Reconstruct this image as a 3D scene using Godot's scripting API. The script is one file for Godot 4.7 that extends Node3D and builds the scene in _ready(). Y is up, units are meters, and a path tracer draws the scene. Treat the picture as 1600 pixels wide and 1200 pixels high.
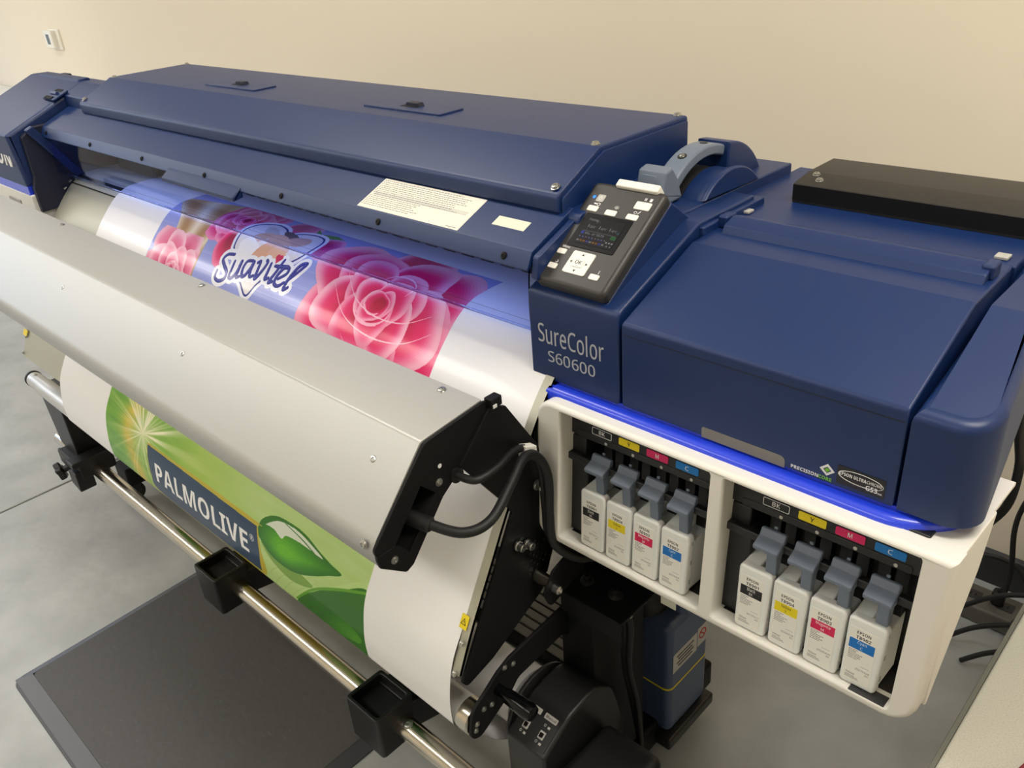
extends Node3D
# A wide roll printer in a print room. Units are metres, x runs along the printer, z points to the room.

var M := {}
var rng := RandomNumberGenerator.new()
const FACE_X := Basis(Vector3(0, 0, -1), Vector3(0, 1, 0), Vector3(1, 0, 0))   # outlines drawn as (-z, y), front towards +x
const FACE_UP := Basis(Vector3(1, 0, 0), Vector3(0, 0, -1), Vector3(0, 1, 0))  # outlines drawn as (x, -z), front upwards

# ------------------------------------------------------------------ nodes
func numbered(called: String) -> String:
	if not has_node(called):
		return called
	var n := 1
	while has_node("%s_%03d" % [called, n]):
		n += 1
	return "%s_%03d" % [called, n]

func tag(o: Node, label: String, category: String, group := "", kind := "") -> void:
	if label: o.set_meta("label", label)
	if category: o.set_meta("category", category)
	if group: o.set_meta("group", group)
	if kind: o.set_meta("kind", kind)

func thing(called: String, label: String, category: String, at := Vector3.ZERO, group := "") -> Node3D:
	var o := Node3D.new()
	o.name = numbered(called)
	add_child(o)
	o.position = at
	tag(o, label, category, group)
	return o

func part(parent: Node, called: String, mesh: Mesh, mat: Material, xf := Transform3D(), label := "") -> MeshInstance3D:
	var o := MeshInstance3D.new()
	o.name = numbered(called) if parent == self else called
	o.mesh = mesh
	o.material_override = mat
	o.transform = xf
	parent.add_child(o, true)
	if label: o.set_meta("label", label)
	return o

# where a node stands in the scene
func place(o: Node) -> Transform3D:
	var xf := Transform3D()
	while o != self and o is Node3D:
		xf = (o as Node3D).transform * xf
		o = o.get_parent()
	return xf

# a part placed in the scene's axes, whatever its parent's
func fit(parent: Node, called: String, mesh: Mesh, mat: Material, xf := Transform3D(), label := "") -> MeshInstance3D:
	return part(parent, called, mesh, mat, place(parent).affine_inverse() * xf, label)

func structure(called: String, mesh: Mesh, mat: Material, xf := Transform3D(), label := "") -> MeshInstance3D:
	var o := part(self, called, mesh, mat, xf)
	tag(o, label, "", "", "structure")
	return o

func at(x: float, y: float, z: float, b := Basis()) -> Transform3D:
	return Transform3D(b, Vector3(x, y, z))

# ------------------------------------------------------------------ shapes
func rounded(p: Array, n := 5) -> PackedVector2Array:
	var out := PackedVector2Array()
	var k := p.size()
	for i in k:
		var c := Vector2(p[i][0], p[i][1])
		var r: float = p[i][2] if p[i].size() > 2 else 0.0
		if r <= 0.0:
			out.append(c)
			continue
		var a := Vector2(p[(i + k - 1) % k][0], p[(i + k - 1) % k][1])
		var b := Vector2(p[(i + 1) % k][0], p[(i + 1) % k][1])
		var d1 := (a - c).normalized()
		var d2 := (b - c).normalized()
		var half := acos(clampf(d1.dot(d2), -1, 1)) / 2.0
		var t := minf(r / tan(half), minf(a.distance_to(c), b.distance_to(c)) * 0.49)
		r = t * tan(half)
		var mid := c + (d1 + d2).normalized() * r / sin(half)
		var v1 := (c + d1 * t) - mid
		var v2 := (c + d2 * t) - mid
		var sweep := v1.angle_to(v2)
		for s in n + 1:
			out.append(mid + v1.rotated(sweep * s / n))
	return out

func rect(x0: float, y0: float, x1: float, y1: float, r := 0.0, n := 4) -> PackedVector2Array:
	return rounded([[x0, y0, r], [x1, y0, r], [x1, y1, r], [x0, y1, r]], n)

func oval(cx: float, cy: float, rx: float, ry: float, n := 24) -> PackedVector2Array:
	var out := PackedVector2Array()
	for i in n:
		out.append(Vector2(cx + rx * cos(TAU * i / n), cy + ry * sin(TAU * i / n)))
	return out

func zy(p: Array, n := 5) -> PackedVector2Array:
	var q := []
	for e in p:
		q.append([-e[0], e[1], e[2] if e.size() > 2 else 0.0])
	return rounded(q, n)

func area2(p: PackedVector2Array) -> float:
	var s := 0.0
	for i in p.size():
		s += p[i].cross(p[(i + 1) % p.size()])
	return s

func clean(p: PackedVector2Array) -> PackedVector2Array:
	var out := PackedVector2Array()
	for i in p.size():
		if out.is_empty() or out[-1].distance_to(p[i]) > 1e-5:
			out.append(p[i])
	if out.size() > 1 and out[0].distance_to(out[-1]) < 1e-5:
		out.remove_at(out.size() - 1)
	return out

func inset(p: PackedVector2Array, d: float) -> PackedVector2Array:
	var out := PackedVector2Array()
	var n := p.size()
	for i in n:
		var e1 := (p[i] - p[(i + n - 1) % n]).normalized()
		var e2 := (p[(i + 1) % n] - p[i]).normalized()
		var n1 := Vector2(e1.y, -e1.x)
		var n2 := Vector2(e2.y, -e2.x)
		out.append(p[i] - (n1 + n2) / maxf(0.3, 1.0 + n1.dot(n2)) * d)
	return out

func bridged(outer: PackedVector2Array, holes: Array) -> PackedVector2Array:
	var poly := outer
	for h: PackedVector2Array in holes:
		var best := INF
		var bi := 0
		var bj := 0
		for i in poly.size():
			for j in h.size():
				var d := poly[i].distance_squared_to(h[j])
				if d < best:
					best = d
					bi = i
					bj = j
		var next := PackedVector2Array()
		for i in bi + 1:
			next.append(poly[i])
		for j in h.size() + 1:
			next.append(h[(bj + j) % h.size()])
		for i in range(bi, poly.size()):
			next.append(poly[i])
		poly = next
	return poly

# ear clipping that always ends, for outlines with bridges or doubled points
func ears(p: PackedVector2Array) -> PackedInt32Array:
	var out := PackedInt32Array()
	var ring := range(p.size())
	var turn := 1.0 if area2(p) > 0 else -1.0
	while ring.size() > 2:
		var n := ring.size()
		var pick := -1
		var spare := 0
		var most := -INF
		for i in n:
			var a := p[ring[(i + n - 1) % n]]
			var b := p[ring[i]]
			var c := p[ring[(i + 1) % n]]
			var k := (b - a).cross(c - b) * turn
			if k > most:
				most = k
				spare = i
			if k <= 0.0:
				continue
			var free := true
			for j in n:
				var q := p[ring[j]]
				if q.is_equal_approx(a) or q.is_equal_approx(b) or q.is_equal_approx(c):
					continue
				if (b - a).cross(q - a) * turn >= 0 and (c - b).cross(q - b) * turn >= 0 and (a - c).cross(q - c) * turn >= 0:
					free = false
					break
			if free:
				pick = i
				break
		if pick < 0:
			pick = spare
		out.append_array(PackedInt32Array([ring[(pick + n - 1) % n], ring[pick], ring[(pick + 1) % n]]))
		ring.remove_at(pick)
	return out

class Geo:
	var v := PackedVector3Array()
	var n := PackedVector3Array()
	var uv := PackedVector2Array()
	func tri(a: Vector3, b: Vector3, c: Vector3, na: Vector3, nb: Vector3, nc: Vector3, ua := Vector2(), ub := Vector2(), uc := Vector2()) -> void:
		v.append(a); v.append(b); v.append(c)
		n.append(na); n.append(nb); n.append(nc)
		uv.append(ua); uv.append(ub); uv.append(uc)
	func quad(a: Vector3, b: Vector3, c: Vector3, d: Vector3, na: Vector3, nb: Vector3, nc: Vector3, nd: Vector3) -> void:
		tri(a, c, b, na, nc, nb)
		tri(a, d, c, na, nd, nc)
	func add(g: Geo, xf: Transform3D) -> void:
		for i in g.v.size():
			v.append(xf * g.v[i])
			n.append((xf.basis * g.n[i]).normalized())
			uv.append(g.uv[i])
	func mesh() -> ArrayMesh:
		var a := []
		a.resize(Mesh.ARRAY_MAX)
		a[Mesh.ARRAY_VERTEX] = v
		a[Mesh.ARRAY_NORMAL] = n
		a[Mesh.ARRAY_TEX_UV] = uv
		var m := ArrayMesh.new()
		m.add_surface_from_arrays(Mesh.PRIMITIVE_TRIANGLES, a)
		return m

# an outline pushed back by d from its front at z = 0, the front edge rounded by r; top(p) lifts the front (for sloping tops)
func solid_geo(outline: PackedVector2Array, d: float, r := 0.0, holes := [], seg := 3, both := false, top := false, hole_share := 1.0) -> Geo:
	var g := Geo.new()
	var outer := clean(outline)
	if area2(outer) < 0:
		outer.reverse()
	var loops := [outer]
	for h: PackedVector2Array in holes:
		var q := clean(h)
		if area2(q) > 0:
			q.reverse()
		loops.append(q)
	var rings := []
	if both and r > 0:
		for k in seg + 1:
			var a := PI / 2 * (1.0 - float(k) / seg)
			rings.append([r * (1 - cos(a)), -d + r - r * sin(a), cos(a), -sin(a), 0.0])
	else:
		rings.append([0.0, -d, 1.0, 0.0, 0.0])
	if r > 0:
		for k in seg + 1:
			var a := PI / 2 * k / seg
			rings.append([r * (1 - cos(a)), -r + r * sin(a), cos(a), sin(a), 1.0])
	else:
		rings.append([0.0, 0.0, 1.0, 0.0, 1.0])
	var caps := []
	var backs := []
	for q: PackedVector2Array in loops:
		var n := q.size()
		var en := PackedVector2Array()
		for i in n:
			var e := (q[(i + 1) % n] - q[i]).normalized()
			en.append(Vector2(e.y, -e.x))
		var flat := []
		for ring in rings:
			flat.append(inset(q, ring[0] * (1.0 if q == outer else hole_share)) if ring[0] > 0 else q)
		for i in n:
			var j := (i + 1) % n
			var na := (en[i] + en[(i + n - 1) % n]).normalized() if en[i].dot(en[(i + n - 1) % n]) > 0.72 else en[i]
			var nb := (en[i] + en[j]).normalized() if en[i].dot(en[j]) > 0.72 else en[i]
			for k in rings.size() - 1:
				var lo: Array = rings[k]
				var hi: Array = rings[k + 1]
				var a2: Vector2 = flat[k][i]
				var b2: Vector2 = flat[k][j]
				var c2: Vector2 = flat[k + 1][j]
				var d2: Vector2 = flat[k + 1][i]
				var za: float = lo[1] + (navy_top(a2) if top and lo[4] > 0 else 0.0)
				var zb: float = lo[1] + (navy_top(b2) if top and lo[4] > 0 else 0.0)
				var zc: float = hi[1] + (navy_top(c2) if top and hi[4] > 0 else 0.0)
				var zd: float = hi[1] + (navy_top(d2) if top and hi[4] > 0 else 0.0)
				g.quad(Vector3(a2.x, a2.y, za), Vector3(b2.x, b2.y, zb), Vector3(c2.x, c2.y, zc), Vector3(d2.x, d2.y, zd),
					Vector3(na.x * lo[2], na.y * lo[2], lo[3]), Vector3(nb.x * lo[2], nb.y * lo[2], lo[3]), Vector3(nb.x * hi[2], nb.y * hi[2], hi[3]), Vector3(na.x * hi[2], na.y * hi[2], hi[3]))
		caps.append(flat[-1])
		backs.append(flat[0])
	for side in 2:
		var set: Array = caps if side == 0 else backs
		var poly := bridged(set[0], set.slice(1))
		var polys := [poly]
		if top and side == 0:
			var cut := navy_top(null)
			polys = []
			for band in [[cut, 9.0], [-9.0, cut]]:
				for q in Geometry2D.intersect_polygons(poly, PackedVector2Array([Vector2(-9, band[0]), Vector2(9, band[0]), Vector2(9, band[1]), Vector2(-9, band[1])])):
					polys.append(q)
		for q: PackedVector2Array in polys:
			var ids := ears(q) if holes else Geometry2D.triangulate_polygon(q)
			if ids.is_empty():
				ids = ears(q)
			for t in range(0, ids.size(), 3):
				var a := q[ids[t]]
				var b := q[ids[t + 1]]
				var c := q[ids[t + 2]]
				if (b - a).cross(c - a) > 0:
					var s := b
					b = c
					c = s
				var z: float = rings[-1][1] if side == 0 else rings[0][1]
				var va := Vector3(a.x, a.y, z + (navy_top(a) if top and side == 0 else 0.0))
				var vb := Vector3(b.x, b.y, z + (navy_top(b) if top and side == 0 else 0.0))
				var vc := Vector3(c.x, c.y, z + (navy_top(c) if top and side == 0 else 0.0))
				if side == 0:
					var nn := (vc - va).cross(vb - va).normalized() if top else Vector3(0, 0, 1)
					g.tri(va, vb, vc, nn, nn, nn, a, b, c)
				else:
					g.tri(va, vc, vb, Vector3(0, 0, -1), Vector3(0, 0, -1), Vector3(0, 0, -1), a, c, b)
	return g

func solid(outline: PackedVector2Array, d: float, r := 0.0, holes := [], seg := 3, both := false, top := false, hole_share := 1.0) -> ArrayMesh:
	return solid_geo(outline, d, r, holes, seg, both, top, hole_share).mesh()

func rbox_geo(size: Vector3, r := 0.003, seg := 2) -> Geo:
	var g := Geo.new()
	var h := size / 2
	r = minf(r, minf(h.x, minf(h.y, h.z)) * 0.98)
	var lines := []
	for ax in 3:
		var l := []
		for k in seg + 1:
			l.append(-h[ax] + r * (1 - cos(PI / 2 * k / seg)) if k < seg else -h[ax] + r)
		for k in seg + 1:
			l.append(h[ax] - r + r * sin(PI / 2 * k / seg))
		lines.append(l)
	for ax in 3:
		for s: float in [-1.0, 1.0]:
			var u := (ax + 1) % 3
			var w := (ax + 2) % 3
			var lu: Array = lines[u]
			var lw: Array = lines[w]
			for i in lu.size() - 1:
				for j in lw.size() - 1:
					var ps := []
					var ns := []
					for c in [[i, j], [i + 1, j], [i + 1, j + 1], [i, j + 1]]:
						var p := Vector3()
						p[ax] = h[ax] * s
						p[u] = lu[c[0]]
						p[w] = lw[c[1]]
						var core := p.clamp(-h + Vector3.ONE * r, h - Vector3.ONE * r)
						var nn := (p - core).normalized()
						ps.append(core + nn * r)
						ns.append(nn)
					if s > 0:
						g.quad(ps[0], ps[1], ps[2], ps[3], ns[0], ns[1], ns[2], ns[3])
					else:
						g.quad(ps[3], ps[2], ps[1], ps[0], ns[3], ns[2], ns[1], ns[0])
	return g

func rbox(x: float, y: float, z: float, r := 0.003, seg := 2) -> ArrayMesh:
	return rbox_geo(Vector3(x, y, z), r, seg).mesh()

# [radius, height] pairs turned about y
func lathe_geo(p: Array, seg := 24) -> Geo:
	var g := Geo.new()
	var en := []
	for k in p.size() - 1:
		var e := Vector2(p[k + 1][0] - p[k][0], p[k + 1][1] - p[k][1]).normalized()
		en.append(Vector2(e.y, -e.x))
	for k in p.size() - 1:
		var nl: Vector2 = en[k]
		var nh: Vector2 = en[k]
		if k > 0 and nl.dot(en[k - 1]) > 0.72: nl = (nl + en[k - 1]).normalized()
		if k < en.size() - 1 and nh.dot(en[k + 1]) > 0.72: nh = (nh + en[k + 1]).normalized()
		for i in seg:
			var a := TAU * i / seg
			var b := TAU * (i + 1) / seg
			var da := Vector3(cos(a), 0, -sin(a))
			var db := Vector3(cos(b), 0, -sin(b))
			var up := Vector3(0, 1, 0)
			g.quad(da * p[k][0] + up * p[k][1], db * p[k][0] + up * p[k][1], db * p[k + 1][0] + up * p[k + 1][1], da * p[k + 1][0] + up * p[k + 1][1],
				da * nl.x + up * nl.y, db * nl.x + up * nl.y, db * nh.x + up * nh.y, da * nh.x + up * nh.y)
	return g

func rod_geo(a: Vector3, b: Vector3, r: float, seg := 20, bevel := 0.0) -> Geo:
	var h := a.distance_to(b)
	var e := minf(bevel, r * 0.5)
	var g := Geo.new()
	var y := (b - a).normalized()
	var x := y.cross(Vector3.UP if absf(y.y) < 0.9 else Vector3.RIGHT).normalized()
	g.add(lathe_geo([[0.0, 0.0], [r - e, 0.0], [r, e], [r, h - e], [r - e, h], [0.0, h]], seg), Transform3D(Basis(x, y, x.cross(y)), a))
	return g

func rod(a: Vector3, b: Vector3, r: float, seg := 20, bevel := 0.0) -> ArrayMesh:
	return rod_geo(a, b, r, seg, bevel).mesh()

func spline(p: Array, n := 8) -> Array:
	var out := []
	for i in p.size() - 1:
		var p0 = p[maxi(i - 1, 0)]
		var p1 = p[i]
		var p2 = p[i + 1]
		var p3 = p[mini(i + 2, p.size() - 1)]
		for k in n:
			var t := float(k) / n
			out.append(0.5 * ((2.0 * p1) + (p2 - p0) * t + (2.0 * p0 - 5.0 * p1 + 4.0 * p2 - p3) * t * t + (3.0 * p1 - p0 - 3.0 * p2 + p3) * t * t * t))
	out.append(p[-1])
	return out

func cable(points: Array, r: float, sides := 10, n := 8) -> ArrayMesh:
	var p := spline(points, n)
	var g := Geo.new()
	var side := Vector3.UP
	var prev := []
	for i in p.size():
		var d: Vector3 = (p[mini(i + 1, p.size() - 1)] - p[maxi(i - 1, 0)]).normalized()
		side = (side - d * side.dot(d))
		side = side.normalized() if side.length() > 0.05 else d.cross(Vector3.RIGHT).normalized()
		var w := d.cross(side)
		var ring := []
		for k in sides:
			var a := TAU * k / sides
			ring.append(side * cos(a) + w * sin(a))
		if i > 0:
			for k in sides:
				var l := (k + 1) % sides
				g.quad(p[i - 1] + prev[k] * r, p[i - 1] + prev[l] * r, p[i] + ring[l] * r, p[i] + ring[k] * r, prev[k], prev[l], ring[l], ring[k])
		prev = ring
	return g.mesh()

# a sheet that follows a path of (z, y) points between x0 and x1, u across and v along
func sheet(path: Array, x0: float, x1: float, thick: float, v0 := 0.0, v1 := 1.0, nx := 1) -> ArrayMesh:
	var g := Geo.new()
	var s := [0.0]
	for i in path.size() - 1:
		s.append(s[-1] + path[i].distance_to(path[i + 1]))
	var nrm := []
	for i in path.size():
		var d: Vector2 = (path[mini(i + 1, path.size() - 1)] - path[maxi(i - 1, 0)]).normalized()
		nrm.append(Vector2(-d.y, d.x))
	for i in path.size() - 1:
		var a: Vector2 = path[i]
		var b: Vector2 = path[i + 1]
		var na := Vector3(0, nrm[i].y, nrm[i].x)
		var nb := Vector3(0, nrm[i + 1].y, nrm[i + 1].x)
		for k in nx:
			var xa := lerpf(x0, x1, float(k) / nx)
			var xb := lerpf(x0, x1, float(k + 1) / nx)
			var ua := float(k) / nx
			var ub := float(k + 1) / nx
			var va: float = (s[i] - v0) / (v1 - v0)
			var vb: float = (s[i + 1] - v0) / (v1 - v0)
			var A := Vector3(xa, a.y, a.x)
			var B := Vector3(xb, a.y, a.x)
			var C := Vector3(xb, b.y, b.x)
			var D := Vector3(xa, b.y, b.x)
			g.tri(A, B, C, na, na, nb, Vector2(ua, va), Vector2(ub, va), Vector2(ub, vb))
			g.tri(A, C, D, na, nb, nb, Vector2(ua, va), Vector2(ub, vb), Vector2(ua, vb))
			if thick > 0:
				var o := -na * thick
				var q := -nb * thick
				var w := Vector2(0.005, 2.0)
				g.tri(A + o, C + q, B + o, -na, -nb, -na, w, w, w)
				g.tri(A + o, D + q, C + q, -na, -nb, -nb, w, w, w)
		if thick > 0:
			for e in [[x0, -1.0], [x1, 1.0]]:
				var A := Vector3(e[0], a.y, a.x)
				var D := Vector3(e[0], b.y, b.x)
				var nn := Vector3(e[1], 0, 0)
				var w := Vector2(0.005, 2.0)
				g.tri(A, D, D - nb * thick, nn, nn, nn, w, w, w)
				g.tri(A, D - nb * thick, A - na * thick, nn, nn, nn, w, w, w)
	return g.mesh()

# ------------------------------------------------------------------ lettering
func face(bold := false, serif := false) -> SystemFont:
	var f := SystemFont.new()
	f.font_names = PackedStringArray(["Droid Serif" if serif else "Droid Sans"])
	f.font_weight = 700 if bold else 400
	return f

func letters(words: String, bold := false, depth := 0.0, serif := false) -> TextMesh:
	var t := TextMesh.new()
	t.font = face(bold, serif)
	t.text = words
	t.font_size = 64
	t.pixel_size = 0.01
	t.depth = depth
	t.curve_step = 1.0
	t.horizontal_alignment = HORIZONTAL_ALIGNMENT_LEFT
	t.vertical_alignment = VERTICAL_ALIGNMENT_BOTTOM
	return t

# raised or printed letters fitted into a box of w by h whose lower left corner stands at xf
func lettering(parent: Node, words: String, xf: Transform3D, w: float, h: float, mat: Material, bold := false, thick := 0.0004, called := "lettering") -> MeshInstance3D:
	var t := letters(words, bold, 0.02)
	var b := t.get_aabb()
	var s := Vector3(w / b.size.x, h / b.size.y, thick / 0.02)
	var g := Geo.new()
	var arr := t.get_mesh_arrays()
	var v: PackedVector3Array = arr[Mesh.ARRAY_VERTEX]
	var nn: PackedVector3Array = arr[Mesh.ARRAY_NORMAL]
	var ids: PackedInt32Array = arr[Mesh.ARRAY_INDEX]
	for i in range(0, ids.size(), 3):
		var q := []
		var m := []
		for k in 3:
			q.append((v[ids[i + k]] - b.position) * s)
			m.append(nn[ids[i + k]])
		g.tri(q[0], q[1], q[2], m[0], m[1], m[2])
	return part(parent, called, g.mesh(), mat, xf)

# ------------------------------------------------------------------ drawing print on images
func fill_poly(im: Image, p: PackedVector2Array, c: Color, clip := Rect2(0, 0, 4096, 4096)) -> void:
	var lo := INF
	var hi := -INF
	for q in p:
		lo = minf(lo, q.y)
		hi = maxf(hi, q.y)
	lo = maxf(lo, clip.position.y)
	hi = minf(hi, minf(clip.end.y, im.get_height()))
	for y in range(maxi(0, int(floor(lo))), int(ceil(hi))):
		var yy := y + 0.5
		var xs := PackedFloat32Array()
		for i in p.size():
			var a := p[i]
			var b := p[(i + 1) % p.size()]
			if (a.y <= yy) != (b.y <= yy):
				xs.append(a.x + (yy - a.y) / (b.y - a.y) * (b.x - a.x))
		xs.sort()
		for k in range(0, xs.size() - 1, 2):
			var x0 := maxi(int(round(maxf(xs[k], clip.position.x))), 0)
			var x1 := mini(int(round(minf(xs[k + 1], clip.end.x))), im.get_width())
			if x1 > x0:
				im.fill_rect(Rect2i(x0, y, x1 - x0, 1), c)

func draw_text(im: Image, words: String, r: Rect2, c: Color, bold := false, serif := false) -> void:
	var t := letters(words, bold, 0.0, serif)
	var arr := t.get_mesh_arrays()
	var v: PackedVector3Array = arr[Mesh.ARRAY_VERTEX]
	var ids: PackedInt32Array = arr[Mesh.ARRAY_INDEX]
	var b := t.get_aabb()
	for i in range(0, ids.size(), 3):
		var q := PackedVector2Array()
		for k in 3:
			var p := v[ids[i + k]]
			q.append(Vector2(r.position.x + (p.x - b.position.x) / b.size.x * r.size.x, r.end.y - (p.y - b.position.y) / b.size.y * r.size.y))
		fill_poly(im, q, c)

func brush(im: Image, p: Array, w0: float, w1: float, c: Color, clip := Rect2(0, 0, 4096, 4096)) -> void:
	for i in p.size():
		var t := float(i) / maxi(1, p.size() - 1)
		var w := lerpf(w0, w1, t)
		fill_poly(im, oval(p[i].x, p[i].y, w, w, 12), c, clip)

func stroke(im: Image, p: Array, w: float, c: Color, taper := 0.0, clip := Rect2(0, 0, 4096, 4096)) -> void:
	var q := spline(p, 14)
	for i in q.size() - 1:
		var t := float(i) / q.size()
		var ww := w * (1.0 - taper * absf(2 * t - 1))
		var d: Vector2 = q[i + 1] - q[i]
		var nn := Vector2(-d.y, d.x).normalized() * ww
		fill_poly(im, PackedVector2Array([q[i] + nn, q[i + 1] + nn, q[i + 1] - nn, q[i] - nn]), c, clip)
		if ww > 1.2: fill_poly(im, oval(q[i].x, q[i].y, ww, ww, 10), c, clip)

func blob(c: Vector2, rx: float, ry: float, turn: float, wob: float, seed_: float, n := 28) -> PackedVector2Array:
	var out := PackedVector2Array()
	for i in n:
		var a := TAU * i / n
		var k := 1.0 + wob * (sin(a * 2 + seed_) * 0.5 + sin(a * 3 + seed_ * 2.3) * 0.35 + sin(a * 5 + seed_ * 3.1) * 0.25)
		out.append(c + Vector2(cos(a) * rx * k, sin(a) * ry * k).rotated(turn))
	return out

# one petal: pale rim, then tones that deepen towards its foot
func petal(im: Image, c: Vector2, r: float, dir: float, light: Color, mid: Color, deep: Color, sd: float, clip: Rect2) -> void:
	var foot := -Vector2(cos(dir), sin(dir))
	for k in 22:
		var t := k / 21.0
		var col := light.lerp(mid, smoothstep(0.02, 0.45, t)).lerp(deep, smoothstep(0.4, 0.95, t))
		fill_poly(im, blob(c + foot * r * 0.5 * t, r * (1 - 0.7 * t), r * (0.86 - 0.6 * t), dir, 0.14, sd, 36), col, clip)

func rose(im: Image, c: Vector2, r: float, light: Color, mid: Color, deep: Color, sd: int, clip: Rect2, sy := 0.8) -> void:
	rng.seed = sd
	var rows := [[0.62, 6, 0.5], [0.44, 5, 0.44], [0.28, 4, 0.34], [0.15, 3, 0.24], [0.05, 2, 0.16]]
	for row in rows:
		var a0 := rng.randf() * TAU
		for k in row[1]:
			var a: float = a0 + TAU * k / row[1] + rng.randf_range(-0.2, 0.2)
			petal(im, c + Vector2(cos(a), sin(a) * sy) * r * row[0], r * row[2] * rng.randf_range(0.9, 1.12), a, light.lerp(mid, rng.randf() * 0.25), mid, deep, rng.randf() * 6, clip)
	for k in 4:
		var a := rng.randf() * TAU
		var p := []
		for i in 5:
			p.append(c + Vector2(cos(a + i * 0.5), sin(a + i * 0.5) * sy) * r * (0.1 + 0.05 * k + 0.015 * i))
		stroke(im, p, r * 0.012, light, 0.6, clip)

# ------------------------------------------------------------------ materials
func noise(freq: float, oct := 4, sd := 1, kind := FastNoiseLite.TYPE_SIMPLEX_SMOOTH) -> FastNoiseLite:
	var f := FastNoiseLite.new()
	f.noise_type = kind
	f.frequency = freq
	f.fractal_octaves = oct
	f.seed = sd
	return f

func noise_tex(f: FastNoiseLite, size: int, stops: Array, bump := 0.0) -> NoiseTexture2D:
	var t := NoiseTexture2D.new()
	t.width = size
	t.height = size
	t.seamless = true
	t.noise = f
	if bump > 0:
		t.as_normal_map = true
		t.bump_strength = bump
	elif stops:
		var gr := Gradient.new()
		var off := PackedFloat32Array()
		var col := PackedColorArray()
		for s in stops:
			off.append(s[0])
			col.append(s[1])
		gr.offsets = off
		gr.colors = col
		t.color_ramp = gr
	return t

func mat(called: String, c: Color, rough := 0.5, metal := 0.0, spec := 0.5) -> StandardMaterial3D:
	var m := StandardMaterial3D.new()
	m.resource_name = called
	m.albedo_color = c
	m.roughness = rough
	m.metallic = metal
	m.metallic_specular = spec
	M[called] = m
	return m

func grain(m: StandardMaterial3D, scale: float, amount: float, tex: Texture2D) -> void:
	m.uv1_triplanar = true
	m.uv1_world_triplanar = true
	m.uv1_scale = Vector3.ONE * scale
	m.normal_enabled = true
	m.normal_texture = tex
	m.normal_scale = amount

func c8(r: int, g: int, b: int) -> Color:
	return Color8(r, g, b)

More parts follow.
